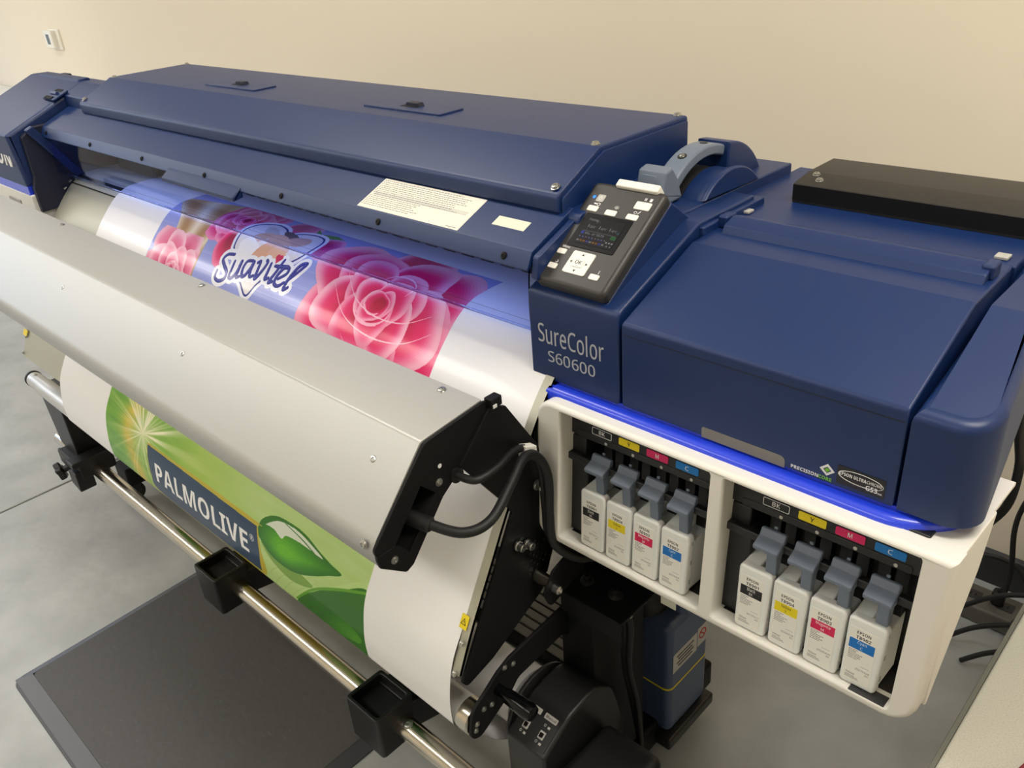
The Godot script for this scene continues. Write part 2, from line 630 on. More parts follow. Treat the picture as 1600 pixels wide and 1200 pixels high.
func make_materials() -> void:
	var fine := noise_tex(noise(0.12, 3, 5), 256, [], 6.0)
	var peel := noise_tex(noise(0.03, 4, 9), 512, [], 5.0)
	var m := mat("wall_paint", c8(236, 225, 203), 0.75)
	grain(m, 1.3, 0.04, peel)
	m = mat("floor_concrete", Color.WHITE, 0.38)
	m.albedo_texture = noise_tex(noise(0.006, 6, 3), 1024, [[0.0, c8(152, 155, 156)], [0.45, c8(168, 171, 170)], [0.7, c8(174, 177, 176)], [1.0, c8(184, 186, 184)]])
	grain(m, 0.55, 0.03, fine)
	mat("joint", c8(74, 72, 68), 0.9)
	m = mat("navy", c8(12, 41, 90), 0.42)
	grain(m, 9.0, 0.02, fine)
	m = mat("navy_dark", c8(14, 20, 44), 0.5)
	mat("navy_edge", c8(40, 58, 104), 0.35)
	m = mat("blue_band", c8(24, 62, 226), 0.16)
	m.clearcoat_enabled = true
	m = mat("white_plastic", c8(228, 225, 216), 0.38)
	m = mat("silver_paint", Color.WHITE, 0.42, 0.4)
	m.albedo_texture = noise_tex(noise(0.35, 2, 13), 256, [[0.0, c8(160, 160, 156)], [0.5, c8(182, 182, 178)], [1.0, c8(204, 204, 200)]])
	grain(m, 11.0, 0.006, fine)
	m = mat("heater_plate", c8(184, 183, 166), 0.42, 0.35)
	m = mat("edge_strip", c8(178, 176, 160), 0.4, 0.4)
	mat("grey_panel", c8(150, 148, 142), 0.5)
	mat("notch_grey", c8(128, 124, 114), 0.5)
	mat("inner_panel", c8(150, 162, 186), 0.45)
	m = mat("black_metal", c8(15, 15, 16), 0.55, 0.0, 0.35)
	grain(m, 12.0, 0.03, fine)
	m = mat("box_metal", c8(44, 41, 38), 0.5, 0.2)
	grain(m, 12.0, 0.03, fine)
	mat("black_plastic", c8(24, 24, 25), 0.42)
	mat("black_gloss", c8(8, 8, 9), 0.16, 0.0, 0.4)
	mat("black_hole", c8(5, 5, 6), 0.8)
	mat("screen_black", c8(6, 6, 7), 0.35, 0.0, 0.2)
	mat("rubber", c8(16, 16, 16), 0.55)
	mat("steel", c8(205, 198, 186), 0.2, 1.0)
	mat("bolt_steel", c8(190, 190, 186), 0.28, 1.0)
	mat("tube_metal", c8(205, 205, 202), 0.42, 0.6)
	mat("lever_grey", c8(108, 119, 135), 0.42)
	mat("ink_pack", c8(234, 235, 232), 0.38)
	M["ink_pack"].subsurf_scatter_enabled = true
	M["ink_pack"].subsurf_scatter_strength = 0.15
	mat("vinyl_back", c8(238, 236, 234), 0.45)
	mat("panel_grey", c8(48, 47, 45), 0.45)
	mat("key_white", c8(236, 233, 222), 0.42)
	mat("key_grey", c8(176, 174, 168), 0.4)
	mat("print_white", c8(226, 226, 224), 0.5)
	mat("print_silver", c8(178, 180, 184), 0.4)
	mat("print_black", c8(20, 20, 20), 0.5)
	mat("print_green", c8(120, 190, 40), 0.5)
	mat("tape", c8(224, 224, 204), 0.6)
	mat("yellow", c8(240, 214, 20), 0.45)
	mat("magenta", c8(206, 22, 92), 0.45)
	mat("cyan", c8(0, 112, 186), 0.45)
	mat("slot_label_yellow", c8(226, 204, 12), 0.45)
	mat("orange", c8(200, 120, 40), 0.5)
	m = mat("mat_foam", Color.WHITE, 0.62)
	m.albedo_texture = speckle()
	grain(m, 1.1, 0.04, fine)
	mat("mat_edge", c8(72, 74, 80), 0.4)  # bluish tone of the rim is reflected light put into the colour
	m = mat("desk_laminate", Color.WHITE, 0.45)
	m.albedo_texture = noise_tex(noise(0.09, 4, 21), 512, [[0.0, c8(158, 156, 142)], [0.4, c8(172, 170, 156)], [1.0, c8(182, 180, 166)]])
	grain(m, 7.0, 0.03, fine)
	mat("desk_edge", c8(92, 94, 84), 0.5)
	mat("counter_white", c8(232, 232, 230), 0.4)
	mat("burgundy", c8(110, 14, 36), 0.6)
	mat("tank_blue", c8(70, 86, 116), 0.34)
	mat("tank_label", c8(196, 196, 190), 0.5)
	mat("red", c8(190, 40, 40), 0.5)
	mat("strip_grey", c8(96, 94, 88), 0.5)
	mat("baseboard", c8(48, 48, 50), 0.5)
	mat("ceiling_tile", c8(226, 226, 220), 0.85)
	mat("slat_grey", c8(98, 97, 92), 0.55)
	mat("thermostat_white", c8(236, 232, 220), 0.4)
	mat("lcd_grey", c8(70, 84, 92), 0.3)
	m = mat("visor", Color(0.79, 0.84, 1.0, 0.0), 0.03)
	m.refraction_enabled = true
	m.refraction_scale = 0.012
	m = mat("window_glass", Color(0.9, 0.95, 1.0, 0.05), 0.02)
	m.transparency = BaseMaterial3D.TRANSPARENCY_ALPHA
	m = mat("lamp_panel", c8(255, 252, 244), 0.5)
	m.emission_enabled = true
	m.emission = c8(255, 246, 228)
	m.emission_energy_multiplier = 1.6
	m = mat("led_panel", c8(240, 244, 255), 0.5)
	m.emission_enabled = true
	m.emission = c8(200, 214, 255)
	m.emission_energy_multiplier = 2.0
	m = mat("led_blue", c8(40, 130, 240), 0.4)
	m.emission_enabled = true
	m.emission = c8(40, 140, 255)
	m.emission_energy_multiplier = 0.8

func speckle() -> ImageTexture:
	var im := Image.create(1024, 1024, false, Image.FORMAT_RGB8)
	im.fill(c8(76, 75, 75))
	rng.seed = 77
	for k in 900:
		var v := rng.randi_range(70, 84)
		im.fill_rect(Rect2i(rng.randi() % 1024, rng.randi() % 1024, rng.randi_range(2, 26), rng.randi_range(1, 5)), c8(v, v, v + 1))
	for k in 260:
		var v := rng.randi_range(90, 190)
		im.fill_rect(Rect2i(rng.randi() % 1024, rng.randi() % 1024, 1 + int(rng.randf() > 0.8), 1), c8(v, v, v - 6))
	return ImageTexture.create_from_image(im)

# ------------------------------------------------------------------ the two adverts on the vinyl
const SX0 := -1.60
const SX1 := 0.03
const SV0 := 0.15
const SV1 := 0.98
func px(x: float, s: float) -> Vector2:
	return Vector2((x - SX0) / (SX1 - SX0) * 2048.0, (s - SV0) / (SV1 - SV0) * 1024.0)

func heart_points(grow: float) -> PackedVector2Array:
	var p := []
	for q in [[-0.942, 0.33], [-0.952, 0.285], [-0.925, 0.245], [-0.88, 0.229], [-0.835, 0.237], [-0.805, 0.258], [-0.78, 0.238], [-0.74, 0.226], [-0.7, 0.232], [-0.683, 0.262], [-0.70, 0.305], [-0.745, 0.345], [-0.79, 0.39], [-0.815, 0.425], [-0.85, 0.405], [-0.9, 0.37], [-0.942, 0.33]]:
		p.append(px(q[0], q[1]))
	var out := PackedVector2Array(spline(p, 6))
	out.remove_at(out.size() - 1)
	if area2(out) < 0: out.reverse()
	return inset(out, -grow)

func media_image() -> ImageTexture:
	var im := Image.create(2048, 1024, false, Image.FORMAT_RGB8)
	im.fill(c8(243, 242, 241))
	# first advert
	var a := px(-1.293, 0.19)
	var b := px(-0.203, 0.60)
	var clip := Rect2(a, b - a)
	im.fill_rect(Rect2i(clip), c8(152, 160, 220))
	rng.seed = 4
	for k in 60:
		var y := rng.randf_range(a.y, b.y)
		im.fill_rect(Rect2i(Vector2i(int(a.x), int(y)), Vector2i(int(b.x - a.x), 3)), c8(152, 160, 220).lerp(c8(172, 178, 230), rng.randf()))
	# folded cream and gold ribbon
	var rc := Rect2(px(-1.293, 0.19), px(-1.055, 0.6) - px(-1.293, 0.19))
	for k in 26:
		var t := k / 25.0
		var c := c8(236, 220, 190).lerp(c8(176, 132, 82), pow(absf(sin(t * 7.0 + 0.4)), 1.6))
		stroke(im, [px(-1.30 + 0.012 * k, 0.24 - 0.002 * k), px(-1.22 + 0.009 * k, 0.30), px(-1.20 + 0.006 * k, 0.38), px(-1.24 + 0.008 * k, 0.47)], 13.0, c, 0.0, rc)
	var lc := Rect2(px(-1.293, 0.335), px(-1.06, 0.6) - px(-1.293, 0.335))
	rose(im, px(-1.16, 0.44), 168.0, c8(246, 196, 208), c8(226, 112, 148), c8(196, 52, 100), 11, lc)
	# magenta rose behind the heart and loose petals
	var mc := Rect2(px(-1.085, 0.19), px(-0.62, 0.6) - px(-1.085, 0.19))
	rose(im, px(-0.985, 0.25), 150.0, c8(244, 150, 186), c8(218, 44, 118), c8(150, 10, 60), 23, mc)
	petal(im, px(-0.97, 0.335), 62.0, 1.9, c8(246, 120, 160), c8(226, 30, 96), c8(170, 8, 60), 1.0, mc)
	petal(im, px(-0.80, 0.215), 66.0, -0.3, c8(240, 170, 205), c8(222, 90, 150), c8(190, 40, 110), 2.0, mc)
	petal(im, px(-0.66, 0.258), 60.0, 0.4, c8(238, 150, 196), c8(216, 84, 150), c8(190, 40, 110), 3.0, clip)
	fill_poly(im, PackedVector2Array([px(-0.765, 0.198), px(-0.735, 0.214), px(-0.69, 0.204), px(-0.655, 0.212), px(-0.70, 0.226), px(-0.75, 0.222)]), c8(70, 140, 60), clip)
	# big rose
	rose(im, px(-0.405, 0.345), 272.0, c8(250, 178, 196), c8(228, 34, 98), c8(186, 0, 58), 41, clip, 0.72)
	for q in [[[-0.53, 0.30], [-0.47, 0.345], [-0.40, 0.365], [-0.32, 0.36], [-0.26, 0.33]], [[-0.55, 0.33], [-0.48, 0.385], [-0.39, 0.405], [-0.30, 0.395], [-0.24, 0.36]], [[-0.44, 0.30], [-0.41, 0.275], [-0.37, 0.27], [-0.34, 0.285], [-0.35, 0.31]], [[-0.47, 0.42], [-0.42, 0.45], [-0.36, 0.455], [-0.30, 0.44]]]:
		var w := []
		for e in q: w.append(px(e[0], e[1]))
		stroke(im, w, 2.0, c8(250, 196, 208), 0.8, clip)
	# heart emblem with a soft embrace inside it
	fill_poly(im, heart_points(13.0), c8(240, 240, 246))
	fill_poly(im, heart_points(2.0), c8(38, 44, 130))
	fill_poly(im, heart_points(-4.0), c8(232, 226, 224))
	fill_poly(im, blob(px(-0.86, 0.262), 40, 20, 0.3, 0.1, 1.0), c8(206, 196, 190))
	fill_poly(im, blob(px(-0.79, 0.256), 46, 14, 0.2, 0.1, 1.0), c8(120, 100, 92))
	fill_poly(im, blob(px(-0.75, 0.266), 44, 22, -0.2, 0.1, 2.0), c8(214, 170, 150))
	fill_poly(im, blob(px(-0.80, 0.288), 62, 30, 0.35, 0.1, 3.0), c8(232, 182, 152))
	fill_poly(im, blob(px(-0.88, 0.29), 52, 18, -0.5, 0.1, 3.0), c8(222, 172, 140))
	fill_poly(im, blob(px(-0.885, 0.325), 58, 34, 0.4, 0.15, 4.0), c8(246, 244, 242))
	fill_poly(im, blob(px(-0.835, 0.33), 30, 62, 0.5, 0.1, 5.0), c8(228, 174, 136))
	fill_poly(im, blob(px(-0.765, 0.325), 64, 26, 0.25, 0.1, 6.0), c8(234, 184, 148))
	# brush script
	var word := [
		[[-0.922, 0.347], [-0.946, 0.352], [-0.955, 0.367], [-0.938, 0.380], [-0.920, 0.392], [-0.920, 0.408], [-0.939, 0.417], [-0.957, 0.412], [-0.959, 0.395]],
		[[-0.908, 0.361], [-0.906, 0.380], [-0.905, 0.399], [-0.894, 0.400], [-0.882, 0.384], [-0.882, 0.356], [-0.879, 0.378], [-0.877, 0.394], [-0.866, 0.390]],
		[[-0.844, 0.346], [-0.863, 0.352], [-0.866, 0.371], [-0.858, 0.387], [-0.848, 0.383], [-0.840, 0.365], [-0.838, 0.348], [-0.835, 0.371], [-0.829, 0.382], [-0.818, 0.377]],
		[[-0.824, 0.346], [-0.816, 0.342], [-0.812, 0.362], [-0.808, 0.382], [-0.796, 0.362], [-0.791, 0.340], [-0.797, 0.334]],
		[[-0.777, 0.338], [-0.775, 0.356], [-0.773, 0.374], [-0.762, 0.370]],
		[[-0.740, 0.321], [-0.746, 0.348], [-0.753, 0.370], [-0.755, 0.379], [-0.744, 0.374]],
		[[-0.760, 0.340], [-0.738, 0.337], [-0.716, 0.332]],
		[[-0.729, 0.364], [-0.710, 0.348], [-0.711, 0.335], [-0.727, 0.338], [-0.737, 0.359], [-0.735, 0.376], [-0.719, 0.379], [-0.704, 0.367]],
		[[-0.698, 0.363], [-0.681, 0.342], [-0.667, 0.321], [-0.665, 0.313], [-0.680, 0.320], [-0.693, 0.349], [-0.697, 0.371], [-0.696, 0.382], [-0.684, 0.374]]]
	for pass_ in 3:
		for l in word:
			var p := []
			for q in l: p.append(px(q[0], q[1]) + (Vector2(-2.2, -1.5) if pass_ == 2 else Vector2.ZERO))
			stroke(im, p, [17.0, 6.6, 1.0][pass_], [c8(246, 246, 248), c8(36, 40, 136), c8(96, 102, 190)][pass_], [0.0, 0.25, 0.7][pass_])
	var hc := px(-0.762, 0.322)
	fill_poly(im, oval(hc.x - 7, hc.y - 4, 9, 8, 14), c8(212, 40, 82))
	fill_poly(im, oval(hc.x + 7, hc.y - 4, 9, 8, 14), c8(212, 40, 82))
	fill_poly(im, PackedVector2Array([hc + Vector2(-15, -1), hc + Vector2(15, -1), hc + Vector2(-2, 17)]), c8(212, 40, 82))
	# second advert
	a = px(-1.293, 0.655)
	b = px(-0.200, 0.985)
	clip = Rect2(a, b - a)
	var fx := noise(0.02, 3, 8)
	var burst := px(-1.085, 0.835)
	for y in range(int(a.y), mini(1024, int(b.y))):
		for x in range(int(a.x), int(b.x)):
			var u := (x - a.x) / (b.x - a.x)
			var st := fx.get_noise_2d(x * 0.12, y * 1.3) * 0.5 + 0.5
			var c := c8(70, 140, 14).lerp(c8(126, 182, 30), st)
			c = c.lerp(c8(150, 188, 60).lerp(c8(176, 204, 96), st), smoothstep(0.24, 0.44, u))
			c = c.lerp(c8(190, 214, 146).lerp(c8(170, 204, 110), st), smoothstep(0.42, 0.72, u))
			var gold := exp(-pow((u - 0.135 - 0.02 * sin(y * 0.02)) / 0.035, 2.0))
			c = c.lerp(c8(228, 180, 24), gold * (0.45 + 0.5 * st))
			var d := Vector2(x, y) - burst
			var ang := atan2(d.y, d.x)
			var ray := pow(clampf(fx.get_noise_2d(cos(ang) * 260.0, sin(ang) * 260.0) * 1.1 + 0.5, 0.0, 1.0), 3.0) * (0.45 + 0.75 * smoothstep(0.3, -0.6, d.y / maxf(d.length(), 1.0)))
			var fall := exp(-d.length() / 85.0)
			c = c.lerp(c8(252, 246, 214), clampf(fall * (0.75 + ray * 1.3) + exp(-d.length() / 210.0) * ray * 0.8, 0.0, 0.97))
			im.set_pixel(x, y, c)
	# pale leaf, dark leaf and the drop
	fill_poly(im, PackedVector2Array(spline([px(-0.57, 0.985), px(-0.555, 0.90), px(-0.50, 0.925), px(-0.40, 0.925), px(-0.30, 0.87), px(-0.19, 0.82), px(-0.19, 0.985)], 8)), c8(184, 214, 132), clip)
	for k in 10:
		stroke(im, [px(-0.55 + 0.03 * k, 0.985), px(-0.50 + 0.032 * k, 0.93), px(-0.42 + 0.026 * k, 0.885)], 1.3, c8(168, 200, 112), 0.5, clip)
	fill_poly(im, PackedVector2Array(spline([px(-0.44, 0.99), px(-0.41, 0.95), px(-0.33, 0.893), px(-0.27, 0.862), px(-0.19, 0.835), px(-0.19, 0.99)], 8)), c8(44, 108, 14), clip)
	for k in 7:
		fill_poly(im, blob(px(-0.30 + 0.012 * k, 0.95), 70 - 8 * k, 30 - 3 * k, -0.5, 0.1, 1.0), c8(44, 108, 14).lerp(c8(84, 156, 32), k / 7.0), Rect2(px(-0.36, 0.89), px(-0.2, 0.985) - px(-0.36, 0.89)))
	stroke(im, [px(-0.43, 0.968), px(-0.36, 0.908), px(-0.28, 0.866), px(-0.195, 0.833)], 4.0, c8(96, 160, 30), 0.2, clip)
	fill_poly(im, PackedVector2Array(spline([px(-0.545, 0.885), px(-0.50, 0.915), px(-0.43, 0.925), px(-0.36, 0.902), px(-0.42, 0.89), px(-0.5, 0.88), px(-0.545, 0.885)], 8)), c8(120, 162, 60), clip)
	var drop := [px(-0.558, 0.872), px(-0.545, 0.836), px(-0.505, 0.812), px(-0.45, 0.806), px(-0.40, 0.808), px(-0.35, 0.82), px(-0.31, 0.828), px(-0.274, 0.834), px(-0.31, 0.852), px(-0.35, 0.872), px(-0.40, 0.893), px(-0.45, 0.904), px(-0.51, 0.90), px(-0.558, 0.872)]
	fill_poly(im, PackedVector2Array(spline(drop, 8)), c8(36, 108, 10), clip)
	for k in 8:
		var q := []
		for e in drop: q.append(px(-0.46, 0.872).lerp(e, 0.94 - 0.1 * k))
		fill_poly(im, PackedVector2Array(spline(q, 8)), c8(40, 116, 10).lerp(c8(104, 186, 24), k / 7.0), clip)
	fill_poly(im, PackedVector2Array(spline([px(-0.53, 0.84), px(-0.49, 0.817), px(-0.43, 0.811), px(-0.37, 0.82), px(-0.335, 0.83), px(-0.40, 0.829), px(-0.455, 0.834), px(-0.47, 0.846), px(-0.50, 0.838), px(-0.53, 0.84)], 8)), c8(216, 224, 206), clip)
	stroke(im, [px(-0.47, 0.813), px(-0.40, 0.822), px(-0.33, 0.838)], 1.6, c8(60, 110, 40), 0.4, clip)
	# banner
	var gold_edge := PackedVector2Array(spline([px(-1.056, 0.842), px(-1.056, 0.848)], 2))
	gold_edge.append_array(PackedVector2Array(spline([px(-0.80, 0.846), px(-0.556, 0.848), px(-0.556, 0.852)], 4)))
	gold_edge.append_array(PackedVector2Array(spline([px(-0.548, 0.90), px(-0.556, 0.978), px(-0.80, 0.985), px(-1.03, 0.978), px(-1.052, 0.94), px(-1.058, 0.88), px(-1.056, 0.845)], 6)))
	fill_poly(im, gold_edge, c8(190, 172, 40))
	var navy := PackedVector2Array(spline([px(-1.054, 0.853), px(-1.056, 0.89), px(-1.050, 0.935), px(-1.032, 0.972), px(-0.80, 0.976), px(-0.562, 0.970)], 6))
	navy.append_array(PackedVector2Array([px(-0.554, 0.92), px(-0.560, 0.858)]))
	fill_poly(im, navy, c8(20, 56, 88))
	draw_text(im, "PALMOLIVE", Rect2(px(-1.022, 0.888), px(-0.598, 0.940) - px(-1.022, 0.888)), c8(244, 244, 242), true)
	draw_text(im, "®", Rect2(px(-0.590, 0.886), px(-0.572, 0.902) - px(-0.590, 0.886)), c8(226, 228, 230))
	return ImageTexture.create_from_image(im)

# ------------------------------------------------------------------ the room
func build_room() -> void:
	var t := 0.12
	# floor of cast slabs with a sawn joint
	var fl := Node3D.new()
	fl.name = "floor"
	add_child(fl)
	tag(fl, "grey sealed concrete floor with a sawn joint", "", "", "structure")
	part(fl, "joint_bed", rbox(11.2, 0.05, 5.8, 0.001), M.joint, at(-2.9, -0.145, 1.4))
	part(fl, "slab", rbox(6.297, 0.12, 5.8, 0.004), M.floor_concrete, at(-2.1015 - 3.1485 - 0.0045, -0.06, 1.4))
	part(fl, "slab", rbox(4.797, 0.12, 5.8, 0.004), M.floor_concrete, at(-2.1015 + 2.3985 + 0.0045, -0.06, 1.4))
	structure("wall_back", rbox(11.2, 2.9, t, 0.001), M.wall_paint, at(-2.9, 1.45, -1.2 - t / 2), "beige painted wall behind the printer")
	structure("wall_front", rbox(11.2, 2.9, t, 0.001), M.wall_paint, at(-2.9, 1.45, 4.3 + t / 2), "beige painted wall facing the printer")
	structure("wall_right", rbox(t, 2.9, 5.8, 0.001), M.wall_paint, at(2.6 + t / 2, 1.45, 1.4), "beige painted side wall")
	# side wall with a window opening
	var wl := solid(rect(-4.3, 0.0, 1.5, 2.9), t, 0.0, [rect(-3.6, 0.9, 0.6, 2.5)])
	structure("wall_left", wl, M.wall_paint, at(-8.4, 0, 0, FACE_X), "beige painted side wall with a wide window")
	var win := Node3D.new()
	win.name = "window_1"
	add_child(win)
	tag(win, "wide window in the side wall", "", "", "structure")
	part(win, "window_frame", solid(rect(-3.6, 0.9, 0.6, 2.5), 0.06, 0.0, [rect(-3.55, 0.95, -1.53, 2.45), rect(-1.47, 0.95, 0.55, 2.45)]), M.white_plastic, at(-8.43, 0, 0, FACE_X))
	part(win, "pane", solid(rect(-3.56, 0.94, -1.52, 2.46), 0.006), M.window_glass, at(-8.455, 0, 0, FACE_X))
	part(win, "pane", solid(rect(-1.48, 0.94, 0.56, 2.46), 0.006), M.window_glass, at(-8.455, 0, 0, FACE_X))
	structure("ceiling", rbox(11.2, 0.1, 5.8, 0.001), M.ceiling_tile, at(-2.9, 2.95, 1.4), "white tiled ceiling")
	structure("baseboard_back", solid(rounded([[-1.2, 0.0], [-1.186, 0.0], [-1.186, 0.094, 0.006], [-1.2, 0.1]]), 10.9), M.baseboard, Transform3D(Basis(Vector3(0, 0, 1), Vector3(0, 1, 0), Vector3(-1, 0, 0)), Vector3(-8.3, 0, 0)), "black vinyl skirting along the wall")

func ceiling_light(x: float, z: float, energy: float, warm: Color) -> void:
	var o := thing("ceiling_light", "flat white light panel set in the ceiling", "ceiling light", Vector3(x, 2.9, z), "ceiling light panels")
	part(o, "frame", solid(rect(-0.62, -0.32, 0.62, 0.32), 0.03, 0.003, [rect(-0.59, -0.29, 0.59, 0.29)]), M.white_plastic, Transform3D(Basis(Vector3(1, 0, 0), Vector3(0, 0, 1), Vector3(0, -1, 0)), Vector3(0, -0.03, 0)))
	part(o, "diffuser", rbox(1.18, 0.01, 0.58, 0.002), M.lamp_panel, at(0, -0.012, 0))
	var l := AreaLight3D.new()
	l.name = "light"
	l.area_size = Vector2(1.16, 0.56)
	l.area_normalize_energy = true
	l.light_energy = energy
	l.light_color = warm
	l.area_range = 14.0
	l.area_attenuation = 2.0
	l.shadow_enabled = true
	l.transform = Transform3D(Basis(Vector3(1, 0, 0), Vector3(0, 0, -1), Vector3(0, 1, 0)), Vector3(0, -0.022, 0))
	o.add_child(l)

# ------------------------------------------------------------------ small fittings
func screw_mesh(r: float, h: float) -> ArrayMesh:
	var g := lathe_geo([[0.0, 0.0], [r * 1.25, 0.0], [r * 1.25, h * 0.3], [r, h * 0.35], [r * 0.95, h * 0.85], [r * 0.75, h], [r * 0.45, h], [r * 0.4, h * 0.6], [0.0, h * 0.6]], 14)
	return g.mesh()

func toward(d: Vector3) -> Basis:
	var y := d.normalized()
	var x := y.cross(Vector3.UP if absf(y.y) < 0.9 else Vector3.RIGHT).normalized()
	return Basis(x, y, x.cross(y))

func screw(parent: Node, p: Vector3, d: Vector3, r := 0.004, h := 0.003, m: Material = null, called := "screw") -> void:
	fit(parent, called, screw_mesh(r, h), m if m else M.bolt_steel, Transform3D(toward(d), p))

# path of the vinyl, (z, y), from the platen over the heater plate to the tension bar
const TUBE_Z := 0.247
const TUBE_Y := 0.47
func plate_path(n := 8) -> Array:
	var p := []
	for q in [[-0.34, 1.056], [-0.2, 1.056], [-0.11, 1.056], [-0.07, 1.051], [-0.035, 1.034], [-0.003, 1.006], [0.03, 0.97], [0.06, 0.928], [0.125, 0.825], [0.168, 0.75], [0.225, 0.65], [0.262, 0.575]]:
		p.append(Vector2(q[0], q[1]))
	return spline(p, n)

func shifted(path: Array, d: float) -> Array:
	var out := []
	for i in path.size():
		var e: Vector2 = (path[mini(i + 1, path.size() - 1)] - path[maxi(i - 1, 0)]).normalized()
		out.append(path[i] + Vector2(-e.y, e.x) * d)
	return out

# ------------------------------------------------------------------ the printer
func navy_top(p) -> float:
	if p == null: return 0.172
	return 1.135 + 0.0675 * clampf(p.y / 0.172, -0.2, 1.0) if p.y < 0.172 else 1.2025

func build_printer() -> void:
	var pr := thing("large_format_printer", "long navy blue wide roll printer with white ink bay and control panel", "printer")
	var X := FACE_X
	# --- raised rear hood
	var hood := part(pr, "hood", solid(zy([[-0.079, 1.243, 0.002], [-0.079, 1.268, 0.012], [-0.183, 1.319, 0.006], [-0.426, 1.319, 0.006], [-0.426, 1.2], [-0.12, 1.2]]), 1.78, 0.003), M.navy, at(0.0, 0, 0, X), "raised navy sheet metal hood")
	for q in [[-0.415, 1.319, 0.0, 1.0], [-0.19, 1.319, 0.0, 1.0], [-0.092, 1.276, 0.44, 0.9]]:
		screw(hood, Vector3(-0.014, q[1], q[0]), Vector3(0, q[3], q[2]), 0.006, 0.005)
		screw(hood, Vector3(-1.766, q[1], q[0]), Vector3(0, q[3], q[2]), 0.006, 0.005)
	part(pr, "hood_side_plate", solid(zy([[-0.086, 1.2], [-0.086, 1.262, 0.01], [-0.187, 1.312, 0.005], [-0.42, 1.312, 0.005], [-0.42, 1.2]]), 0.004, 0.001), M.navy, at(0.0045, 0, 0, X))
	for hx in [-0.54, -1.2]:
		var hp := part(pr, "hatch_plate", solid(rect(-0.12, -0.032, 0.12, 0.032, 0.006), 0.004, 0.0015), M.navy, at(hx, 1.3225, -0.262, FACE_UP))
		part(hp, "latch_recess", rbox(0.05, 0.02, 0.001, 0.0004), M.black_hole, at(0, 0, 0.0002))
		part(hp, "latch_tab", solid(rounded([[-0.022, 0.0], [0.022, 0.0], [0.017, 0.007, 0.003], [-0.017, 0.007, 0.003]]), 0.014, 0.001), M.navy_dark, Transform3D(Basis(Vector3(1, 0, 0), Vector3(0, 0, 1), Vector3(0, -1, 0)), Vector3(0.004, -0.002, 0.0)))
	# --- front cover strip with lip, visor, sticker
	var fc := part(pr, "front_cover", solid(zy([[-0.1, 1.246], [-0.004, 1.206, 0.004], [0.010, 1.18, 0.002], [0.006, 1.178], [-0.01, 1.196], [-0.1, 1.234]]), 1.93, 0.001), M.navy, at(0.012, 0, 0, X), "sloping navy front cover")
	for k in 7:
		screw(fc, Vector3(-0.04 - 0.305 * k, 1.192, 0.0035), Vector3(0, 0.45, 0.9), 0.005, 0.003, M.black_metal, "rubber_stop")
	fit(fc, "visor", sheet(spline([Vector2(-0.008, 1.184), Vector2(-0.003, 1.14), Vector2(-0.002, 1.10), Vector2(-0.004, 1.077)], 4), -1.9, 0.0, 0.003), M.visor, Transform3D(), "clear plastic visor over the platen")
	fit(fc, "visor_rim", rod(Vector3(-1.9, 1.077, -0.0045), Vector3(-0.001, 1.077, -0.0045), 0.0026, 8), M.visor)
	fit(fc, "hand_grip", solid(zy([[0.004, 1.19, 0.002], [0.03, 1.172, 0.004], [0.028, 1.162, 0.002], [0.004, 1.166]]), 0.32, 0.004, [], 2, true), M.navy, at(-0.80, 0, 0, X), "moulded hand grip on the cover lip")
	# sticker lies on the cover slope
	var slope := Basis(Vector3(1, 0, 0), Vector3(0, 0.0400, -0.0960).normalized(), Vector3(0, 0.0960, 0.0400).normalized())
	var sticker := M.print_white.duplicate() as StandardMaterial3D
	sticker.albedo_color = Color.WHITE
	sticker.albedo_texture = sticker_image()
	var st := part(pr, "warning_sticker", plate_uv(0.262, 0.079, 0.0006), sticker, Transform3D(slope, Vector3(-0.284, 1.2226, -0.0438)), "white sticker printed with rows of small text")
	st.name = "warning_sticker"
	part(pr, "masking_tape", plate_uv(0.068, 0.021, 0.0004), M.tape, Transform3D(slope, Vector3(-0.068, 1.2234, -0.0455)), "small blank strip of pale tape")
	# --- platen and heater plate
	var path := plate_path()
	var hp := part(pr, "heater_plate", sheet(path, -1.905, 0.042, 0.004), M.heater_plate, Transform3D(), "curved bare metal heater plate under the vinyl")
	part(hp, "paper_slot", sheet([Vector2(-0.066, 1.0505), Vector2(-0.052, 1.044)], -1.9, 0.04, 0.001), M.black_hole, at(0, 0.0016, 0.001))
	part(hp, "paper_slot", sheet([Vector2(-0.036, 1.0355), Vector2(-0.033, 1.0335)], -1.9, 0.04, 0.001), M.black_hole, at(0, 0.0012, 0.001))
	part(hp, "edge_strip", sheet(shifted(path, 0.0035).slice(36), 0.030, 0.047, 0.006), M.edge_strip)
	part(hp, "warning_label", plate_uv(0.016, 0.024, 0.0006), M.yellow, Transform3D(Basis(Vector3(1, 0, 0), Vector3(0, 0.866, -0.5), Vector3(0, 0.5, 0.866)), Vector3(0.031, 0.657, 0.2268)), "yellow warning label")
	fit(hp, "warning_triangle", solid(PackedVector2Array([Vector2(-0.006, -0.005), Vector2(0.006, -0.005), Vector2(0, 0.006)]), 0.0004, 0.0, [PackedVector2Array([Vector2(-0.0042, -0.004), Vector2(0.0042, -0.004), Vector2(0, 0.0042)])]), M.print_black, Transform3D(Basis(Vector3(1, 0, 0), Vector3(0, 0.866, -0.5), Vector3(0, 0.5, 0.866)), Vector3(0.030, 0.6574, 0.2276)))
	fit(hp, "warning_triangle", rbox(0.0009, 0.004, 0.0006, 0.0002), M.print_black, Transform3D(Basis(Vector3(1, 0, 0), Vector3(0, 0.866, -0.5), Vector3(0, 0.5, 0.866)), Vector3(0.030, 0.6570, 0.2274)))
	screw(hp, Vector3(0.039, 0.628, 0.245), Vector3(0, 0.5, 0.87), 0.004, 0.003)
